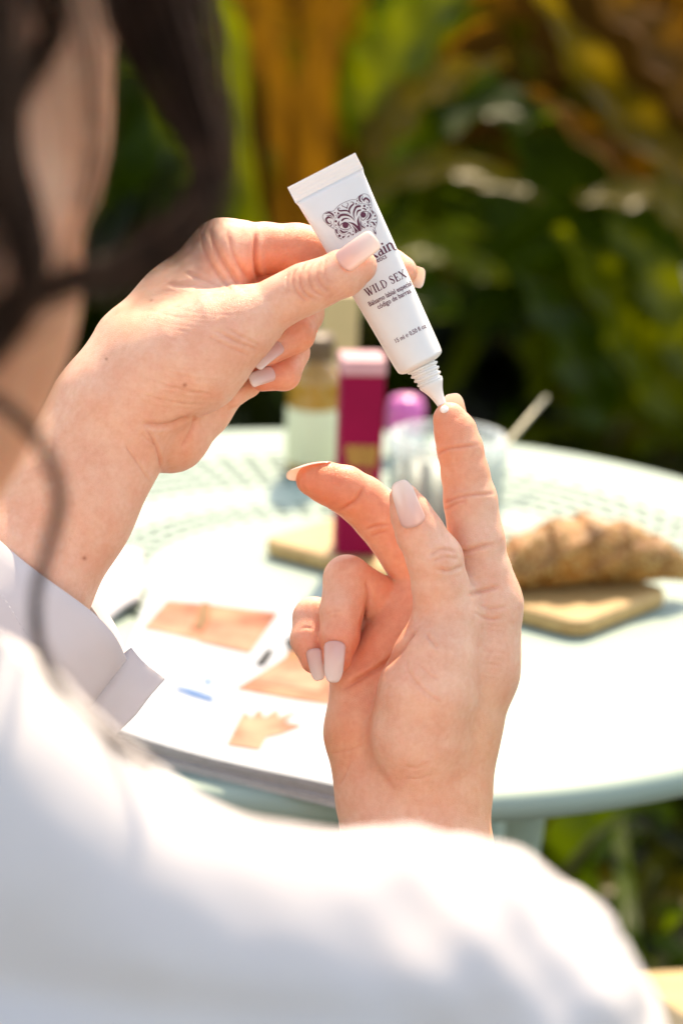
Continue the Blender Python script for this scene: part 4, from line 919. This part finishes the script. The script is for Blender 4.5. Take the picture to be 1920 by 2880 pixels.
pk = simple('print_skin', (0.42, 0.165, 0.105), .45, .5, 40); pk2 = simple('print_skin_light', (0.47, 0.20, 0.135), .45, .4, 50); pt = simple('print_tan', (0.34, 0.16, 0.08), .45, .2, 60)
pbk = simple('print_black', (0.02, 0.02, 0.02), .4); pbl = simple('print_sky', (0.25, 0.40, 0.55), .4); pdb = simple('print_blue', (0.03, 0.13, 0.32), .4); pgr = simple('print_grey', (0.42, 0.43, 0.46), .4); pbr = simple('print_brown', (0.22, 0.13, 0.07), .4)
print_quad('printed_photo', ((402, 1770), (702, 1830), (785, 1716), (470, 1686)), pk)
print_quad('printed_photo', ((560, 1805), (702, 1830), (745, 1770), (600, 1745)), pk2, lift=.0007)
print_quad('printed_photo', ((662, 1928), (1010, 1985), (1010, 1860), (800, 1836)), pk)
print_quad('printed_photo', ((800, 1836), (1010, 1860), (1000, 1740), (860, 1745)), pt)
print_quad('printed_photo', ((402, 1770), (520, 1793), (560, 1735), (445, 1718)), pk2, lift=.0006); print_quad('printed_photo', ((700, 1905), (900, 1935), (920, 1880), (780, 1862)), pk2, lift=.0007)
print_poly('printed_watch', ((545, 1765), (560, 1712), (575, 1690), (592, 1700), (588, 1745), (566, 1778)), pbr, .0011)
print_poly('printed_strap', ((716, 1862), (749, 1819), (770, 1812), (762, 1835), (742, 1862)), pbk); print_poly('printed_strap', ((815, 1825), (800, 1790), (830, 1775), (850, 1800)), pbk)
print_poly('printed_banner', ((522, 1850), (545, 1842), (640, 1878), (622, 1894)), pbl); print_poly('printed_pen', ((500, 1934), (540, 1940), (602, 1957), (600, 1969), (543, 1956), (498, 1942)), pdb); print_poly('printed_dot', ((578, 1905), (592, 1903), (594, 1922), (580, 1924)), pdb)
for poly in (((425, 2020), (480, 1992), (492, 1998), (440, 2028)), ((505, 2028), (556, 2014), (560, 2022), (512, 2036)), ((470, 1930), (505, 1936), (505, 1942), (470, 1937)), ((410, 1905), (470, 1915), (470, 1920), (410, 1911)), ((540, 2000), (600, 1996), (600, 2001), (540, 2006))): print_poly('printed_text', poly, pgr)
print_poly('printed_hand', [(300 + x / 2.1386, 1150 + y / 2.1386) for x, y in ((725, 2010), (800, 1850), (830, 1800), (870, 1840), (920, 1780), (950, 1835), (1030, 1780), (1035, 1835), (1150, 1790), (1070, 1862), (1180, 1885), (1050, 1940), (960, 1960), (920, 2040))], pk2)
print_quad('printed_panel', ((380, 1900), (600, 1945), (640, 1880), (440, 1835)), simple('print_pale_blue', (0.36, 0.41, 0.46), .85))
for k in range(9):
    y0 = 1960 + k * 11; x0 = 395 - k * 6; print_poly('printed_text', ((x0, y0), (x0 + 95, y0 + 17), (x0 + 95, y0 + 20), (x0, y0 + 3)), pgr)
# folded white napkin left of the magazine
nk = [on_plane(*p, TZ + .003) for p in ((120, 1850), (395, 1700), (400, 1560), (150, 1520))]
for mname in ('paper', 'print_skin', 'print_skin_light', 'print_tan', 'print_black', 'print_sky', 'print_blue', 'print_grey', 'print_brown'):
    bs = bpy.data.materials[mname].node_tree.nodes['Principled BSDF']; bs.inputs['Roughness'].default_value = .85; bs.inputs['Specular IOR Level'].default_value = .12
nV = []; 
for j in range(13):
    for i in range(13):
        u, v = i / 12, j / 12; p = (nk[0] * (1 - u) + nk[1] * u) * (1 - v) + (nk[3] * (1 - u) + nk[2] * u) * v; nV.append((p[0], p[1], TZ + .0065 + .0025 * math.sin(u * 9 + v * 3) + .002 * math.sin(v * 8)))
nV = np.array(nV); nb = nV - [0, 0, .0032]; Fs = []
for j in range(12):
    for i in range(12): q = (j * 13 + i, j * 13 + i + 1, (j + 1) * 13 + i + 1, (j + 1) * 13 + i); Fs += [q, tuple(x + 169 for x in q[::-1])]
rim = list(range(13)) + [j * 13 + 12 for j in range(1, 13)] + [12 * 13 + i for i in range(11, -1, -1)] + [j * 13 for j in range(11, 0, -1)]
for a_, c_ in zip(rim, rim[1:] + rim[:1]): Fs.append((a_, a_ + 169, c_ + 169, c_))
nap = mesh_obj('napkin', np.vstack([nV, nb]), Fs, M['cotton']); tag(nap, 'folded white napkin lying on the table behind the left wrist', 'napkin')
# round wooden stool under the table's right side
sc_ = on_plane(2075, 3040, .45); stool = empty('wooden_stool', (sc_[0], sc_[1], 0)); tag(stool, 'round pale wooden stool at the bottom right corner', 'stool')
mesh_obj('seat', *lathe([(.001, .418), (.145, .418), (.152, .424), (.155, .435), (.152, .446), (.145, .45), (.001, .45)], 56, (sc_[0], sc_[1], 0)), M['stool'], stool)
for k in range(4):
    an = math.pi / 4 + k * math.pi / 2; P = np.array([(sc_[0] + (.16 - .05 * t) * math.cos(an), sc_[1] + (.16 - .05 * t) * math.sin(an), .419 * t) for t in np.linspace(0, 1, 5)])
    mesh_obj('leg', *tube(P, .014, 12), M['stool'], stool)

# ------------------------------------------------------------------ ground and planting
gnd = mesh_obj('ground', [(-60, -60, 0), (60, -60, 0), (60, 120, 0), (-60, 120, 0)], [(0, 1, 2, 3)], M['soil'], None, smooth=False); tag(gnd, kind='structure')
def blade(base, mid, tip, width, fold=.35, seed=0, nl=22, nw=8, droop=0.0, nrm=None):
    r = np.random.default_rng(seed); P = spline([base, mid, tip], nl + 1); T = np.gradient(P, axis=0); T /= np.linalg.norm(T, axis=1)[:, None]
    up = np.array([0, -.55, .83]) if nrm is None else np.array(nrm, float); V = []; vv = []
    for i in range(nl + 1):
        s_ = i / nl; wd = width * .5 * (math.sin(math.pi * min(1, .03 + .97 * s_) ** .75) ** .8) + .004
        sd_ = np.cross(T[i], up); sd_ /= np.linalg.norm(sd_) + 1e-9; nn = np.cross(sd_, T[i])
        for j in range(nw + 1):
            u = 2 * j / nw - 1; wave = .10 * width * math.sin(7 * s_ * 3 + seed + 2 * u) * abs(u)
            V.append(P[i] + sd_ * wd * u + nn * (fold * wd * (abs(u) - .3) - droop * wd * u * u + wave)); vv.append((u, s_ * 20, 0))
    Fs = [(i * (nw + 1) + j, i * (nw + 1) + j + 1, (i + 1) * (nw + 1) + j + 1, (i + 1) * (nw + 1) + j) for i in range(nl) for j in range(nw)]
    return np.array(V), Fs
def leafy(name, label, root_px, root_d, leaves, cat='plant', stem=True, group=None):
    KF = 1.3 if root_d > 2.5 else 1.0
    base = wdepth(root_px[0], root_px[1], root_d * KF); base[2] = 0.0
    p = empty(name, tuple(base)); tag(p, label, cat, group); top = np.array([base[0], base[1], .35])
    for i, (b, m_, t, d, w_, mat) in enumerate(leaves):
        d0, d1, d2 = (q * KF for q in d); w_ = w_ * KF * 1.15
        B, Mi, Ti = wdepth(*b, d0), wdepth(*m_, d1), wdepth(*t, d2)
        mesh_obj('leaf', *blade(B, Mi, Ti, w_ * .85, seed=i * 3 + int(root_px[0]) % 17), M[mat], p)
        for e_ in range(2):
            jit = lambda sc: rng.normal(size=3) * np.array([1, .6, .8]) * sc
            fam = {'leafA': ['leafA', 'leafC', 'leafE'], 'leafB': ['leafA', 'leafE', 'leafA'], 'leafC': ['leafC', 'leafA'], 'leafD': ['leafD', 'leafE', 'leafD'], 'leafE': ['leafE', 'leafB', 'leafD']}[mat]
            mesh_obj('leaf', *blade(B + jit(.03), Mi + jit(.13), Ti + jit(.20), w_ * rng.uniform(.2, .42), seed=i * 7 + e_), M[fam[e_ % len(fam)]], p)
        st_ = spline([np.array([base[0], base[1], 0.0]), np.array([(base[0] * 2 + B[0]) / 3, (base[1] * 2 + B[1]) / 3, max(.05, B[2] * .55)]), B, Mi, B + (Ti - B) * .93], 22); st_[:, 2] = np.maximum(st_[:, 2], 0)
        mesh_obj('leaf_stalk', *tube(st_ + [0, .004, -.004], np.linspace(.011, .003, 22), 6), M['stem'], p)
    return p
#PLANTS
leafy('banana_plant', 'big green leaved plant with bright leaf slanting at the top centre', (980, 1100), 3.2, [
    ((960, 420), (1130, 180), (1480, -160), (3.2, 3.1, 3.0), .22, 'leafB'), ((1000, 520), (1180, 290), (1440, 170), (2.9, 2.8, 2.75), .075, 'leafE'), ((1040, 620), (1330, 380), (1650, 560), (3.3, 3.2, 3.1), .24, 'leafA'),
    ((1000, 760), (1180, 700), (1560, 900), (3.1, 3.0, 2.9), .11, 'leafE'), ((980, 900), (1130, 960), (1320, 1150), (3.3, 3.2, 3.1), .16, 'leafC')])
leafy('banana_plant', 'plant with long dry orange brown leaves at the upper right', (1800, 1250), 3.5, [
    ((1880, 900), (1700, 350), (1480, -200), (3.5, 3.4, 3.3), .34, 'leafD'), ((1900, 800), (1900, 300), (1760, -250), (3.6, 3.5, 3.4), .36, 'leafD'), ((1860, 1000), (1640, 640), (1420, 520), (3.4, 3.2, 3.1), .13, 'leafE'), ((1900, 950), (1800, 620), (1600, 300), (3.3, 3.2, 3.1), .10, 'leafD')])
leafy('banana_plant', 'yellow green leaved plant at the right edge above the table', (1750, 1300), 2.9, [
    ((1780, 1150), (1640, 800), (1480, 560), (2.9, 2.85, 2.8), .15, 'leafA'), ((1820, 1200), (1900, 860), (1800, 560), (2.9, 2.8, 2.8), .14, 'leafB'), ((1700, 1250), (1560, 1000), (1380, 800), (3.0, 2.9, 2.85), .14, 'leafA'), ((1850, 1250), (1960, 1050), (2060, 800), (2.8, 2.7, 2.7), .16, 'leafB'), ((1720, 1260), (1800, 1050), (1740, 760), (2.85, 2.8, 2.8), .10, 'leafE')])
leafy('palm_clump', 'tall clump with rust brown stalks behind the white tube', (840, 1200), 3.6, [
    ((840, 900), (850, 300), (930, -300), (3.6, 3.5, 3.4), .17, 'leafD'), ((800, 900), (760, 350), (720, -300), (3.7, 3.6, 3.5), .16, 'leafE'), ((870, 900), (930, 400), (1080, -200), (3.6, 3.5, 3.4), .12, 'leafD'), ((790, 800), (690, 300), (640, -200), (3.6, 3.5, 3.4), .14, 'leafE'), ((830, 1000), (740, 700), (660, 420), (3.5, 3.4, 3.4), .14, 'leafC')])
leafy('leafy_shrub', 'dark leafy shrub seen between the hair lock and the wrist', (400, 1250), 3.4, [
    ((420, 1000), (440, 600), (520, 200), (3.4, 3.3, 3.3), .18, 'leafA'), ((380, 1100), (300, 800), (250, 520), (3.4, 3.3, 3.3), .18, 'leafA'), ((460, 1000), (560, 700), (600, 380), (3.5, 3.4, 3.4), .15, 'leafE'), ((400, 900), (440, 300), (600, -150), (3.6, 3.5, 3.4), .22, 'leafA'), ((520, 1200), (600, 1000), (640, 760), (3.2, 3.1, 3.1), .13, 'leafC')])
leafy('leafy_shrub', 'low green shrub below the table edge at the lower right', (1700, 2750), 2.2, [
    ((1560, 2560), (1650, 2380), (1790, 2260), (2.2, 2.15, 2.1), .07, 'leafA'), ((1760, 2700), (1800, 2560), (1860, 2420), (2.1, 2.1, 2.05), .05, 'leafC'), ((1850, 2720), (1880, 2620), (1940, 2560), (2.1, 2.1, 2.05), .05, 'leafA'), ((1700, 2450), (1780, 2340), (1900, 2290), (2.3, 2.25, 2.2), .07, 'leafA'), ((1600, 2450), (1560, 2340), (1500, 2280), (2.2, 2.2, 2.2), .06, 'leafE')])
def frond(plant, b, m_, t, d, L, mat, n=30):
    B, Mi, Ti = wdepth(*b, d[0]), wdepth(*m_, d[1]), wdepth(*t, d[2]); P = spline([B, Mi, Ti], n); T = np.gradient(P, axis=0); T /= np.linalg.norm(T, axis=1)[:, None]; parts = [tube(P, np.linspace(.009, .002, n), 5)]
    for i in range(3, n):
        for sg in (-1, 1):
            side = np.cross(T[i], [0, -1, .25]); side /= np.linalg.norm(side); s_ = i / n; l = L * (math.sin(math.pi * (.12 + .8 * s_)) ** .7) * rng.uniform(.85, 1.1)
            dr = T[i] * .75 + side * sg * .7 + np.array([0, -.1, -.12 - .1 * rng.random()]); dr /= np.linalg.norm(dr); w_ = np.cross(dr, [0, 1, .3 * rng.normal()]); w_ /= np.linalg.norm(w_); wd = L * .055
            c = P[i]; q = c + dr * l * .5; e = c + dr * l + np.array([0, 0, -.12 * l])
            parts.append(([c - w_ * wd * .4, c + w_ * wd * .4, q + w_ * wd, e, q - w_ * wd], [(0, 1, 2, 4), (4, 2, 3)]))
    mesh_obj('frond', *cat_meshes(parts), M[mat], plant)
def bright_spot(plant, px, py, d, r, mat):  # five-petal shape added to stand in for a blurred bright spot
    c = wdepth(px, py, d); V, Fs = [c + [0, -.004, .004]], []
    for k in range(5):
        a = k * 2 * math.pi / 5; u = np.array([math.cos(a), -.35 * math.sin(a) * .3, math.sin(a)]); w_ = np.array([-math.sin(a), 0, math.cos(a)]); i = len(V)
        V += [c + u * r * .5 + w_ * r * .33 + [0, -.010, 0], c + u * r + w_ * r * .22 + [0, -.018, 0], c + u * r * 1.08 + [0, -.012, 0], c + u * r - w_ * r * .22 + [0, -.018, 0], c + u * r * .5 - w_ * r * .33 + [0, -.010, 0]]
        Fs += [(0, i, i + 1, i + 2), (0, i + 2, i + 3, i + 4)]
    mesh_obj('bright_spot', np.array(V), Fs, mat, plant)
PL = [o for o in COL.objects if o.name.startswith('banana_plant')]
CL = [o for o in COL.objects if o.name.startswith('palm_clump')]
for pl, b, m_, t, d, L, mat in ((PL[0], (990, 560), (1180, 280), (1460, 130), (3.6, 3.5, 3.4), .12, 'leafE'), (PL[0], (1000, 640), (1300, 420), (1700, 520), (4.0, 3.9, 3.8), .30, 'leafA'), (PL[0], (960, 420), (1120, 120), (1420, -160), (4.2, 4.1, 4.0), .26, 'leafA'),
        (PL[1], (1960, 760), (1740, 330), (1440, 60), (3.5, 3.45, 3.4), .26, 'leafD'), (PL[1], (2000, 560), (1860, 200), (1560, -120), (3.6, 3.5, 3.45), .28, 'leafD'), (PL[1], (2040, 420), (1900, 420), (1620, 260), (3.5, 3.45, 3.4), .12, 'leafE'), (PL[1], (1950, 950), (1720, 620), (1380, 560), (4.2, 4.1, 4.0), .26, 'leafE'),
        (PL[2], (1900, 1150), (1720, 800), (1400, 660), (3.5, 3.45, 3.4), .20, 'leafA'), (PL[2], (1980, 980), (1820, 700), (1480, 480), (3.4, 3.35, 3.3), .18, 'leafA'), (PL[2], (1950, 1250), (1800, 1000), (1560, 900), (3.4, 3.35, 3.3), .16, 'leafB'), (PL[0], (1000, 560), (1180, 220), (1440, 20), (3.6, 3.55, 3.5), .20, 'leafA'), (PL[0], (1010, 700), (1240, 480), (1560, 420), (3.6, 3.55, 3.5), .18, 'leafA'), (CL[0], (860, 900), (880, 350), (780, -220), (3.8, 3.75, 3.7), .20, 'leafD'), (CL[0], (820, 850), (720, 350), (560, 20), (3.9, 3.8, 3.8), .20, 'leafA'), (CL[0], (880, 820), (960, 420), (1060, 60), (3.8, 3.75, 3.7), .10, 'leafE')):
    frond(pl, b, m_, t, d, L, mat)
for pl, b, m_, t, d, w_, mat in ((PL[0], (1020, 450), (1180, 275), (1420, 160), 3.25, .065, 'leafG'), (PL[0], (1010, 330), (1150, 130), (1340, -80), 3.3, .10, 'leafB'), (PL[0], (1000, 560), (1250, 470), (1520, 560), 3.2, .045, 'leafE'), (PL[0], (1020, 700), (1200, 690), (1420, 790), 3.2, .06, 'leafB'), (PL[0], (1020, 840), (1140, 820), (1290, 900), 3.3, .09, 'leafA'),
        (PL[0], (1060, 520), (1280, 300), (1560, 330), 3.3, .11, 'leafA'), (PL[2], (1900, 1180), (1740, 880), (1560, 640), 3.2, .08, 'leafB'), (PL[2], (1960, 1080), (1860, 820), (1700, 600), 3.2, .07, 'leafB'), (PL[2], (1700, 1200), (1600, 960), (1440, 760), 3.3, .08, 'leafA'), (PL[2], (1980, 700), (1840, 560), (1620, 560), 3.2, .05, 'leafE'),
        (PL[1], (1960, 520), (1720, 280), (1500, -40), 3.25, .07, 'leafG'), (PL[1], (1990, 330), (1840, 120), (1640, -60), 3.25, .09, 'leafD'), (PL[1], (1940, 640), (1700, 420), (1480, 250), 3.25, .05, 'leafD'), (CL[0], (860, 700), (880, 300), (960, -60), 3.4, .05, 'leafD'), (CL[0], (800, 700), (760, 300), (740, -60), 3.4, .05, 'leafD'), (CL[0], (740, 700), (680, 300), (610, -60), 3.4, .06, 'leafB')):
    mesh_obj('leaf', *blade(wdepth(*b, d), wdepth(*m_, d - .05), wdepth(*t, d - .1), w_ * 1.15, fold=.25, seed=int(b[0] + t[1]) % 23), M[mat], pl)
fw = simple('white_glint', (0.75, 0.72, 0.66), .5); fo = simple('orange_spot', (0.70, 0.22, 0.015), .5)
for px, py, d, r in ((1902, 815, 3.3, .034), (1890, 850, 3.35, .022)): bright_spot(PL[2], px, py, d, r, fw)  # highlights on the foliage put in as small white shapes, not flowers
for px, py, d, r in ((1450, 120, 4.6, .022), (1400, 95, 4.6, .018), (1110, 30, 4.8, .015)): bright_spot(PL[0], px, py, d, r, simple('pale_glint', (0.30, 0.34, 0.32), .5))  # pale out-of-focus glints, painted as shapes among the leaves
for px, py, d, r in ((1585, 265, 4.2, .040), (1400, 545, 4.2, .020)): bright_spot(PL[1], px, py, d, r, fo)
def leaf_mass(name, n, xr, yr, zr, size, mats):
    V, Fs, fm = [], [], []
    for i in range(n):
        c = np.array([rng.uniform(*xr), rng.uniform(*yr), rng.uniform(*zr)]); d = rng.normal(size=3) * [1, .7, 1]; d[2] += .3; d /= np.linalg.norm(d); u = np.cross(d, rng.normal(size=3)); u /= np.linalg.norm(u); nn = np.cross(d, u)
        L = size * rng.uniform(.6, 1.5); W_ = L * rng.uniform(.12, .24); k = len(V)
        V += [c, c + d * L * .35 + u * W_ + nn * .02, c + d * L * .75 + u * W_ * .7, c + d * L - nn * .03, c + d * L * .75 - u * W_ * .7, c + d * L * .35 - u * W_ + nn * .02, c + d * L * .4, c + d * L * .78]
        Fs += [(k, k + 1, k + 6), (k + 1, k + 2, k + 7, k + 6), (k + 2, k + 3, k + 7), (k + 3, k + 4, k + 7), (k + 4, k + 5, k + 6, k + 7), (k + 5, k, k + 6)]; fm += [int(rng.integers(len(mats)))] * 6
    o = mesh_obj(name, np.array(V), Fs, mats=[M[x] for x in mats], fm=fm); tag(o, kind='stuff'); return o
tag(leaf_mass('undergrowth', 5200, (-3.2, 3.2), (4.8, 7.5), (0, 1.25), .5, ['leafC', 'leafC', 'leafA', 'leafC', 'leafE']), 'dense dark tropical undergrowth filling the garden behind the plants', 'foliage')
tag(leaf_mass('ground_cover', 2600, (-2.2, 2.2), (2.35, 4.0), (0, .22), .16, ['leafC', 'leafC', 'leafC', 'leafC', 'leafA']), 'low dark green ground cover on the soil behind the table', 'foliage')
#TAIL
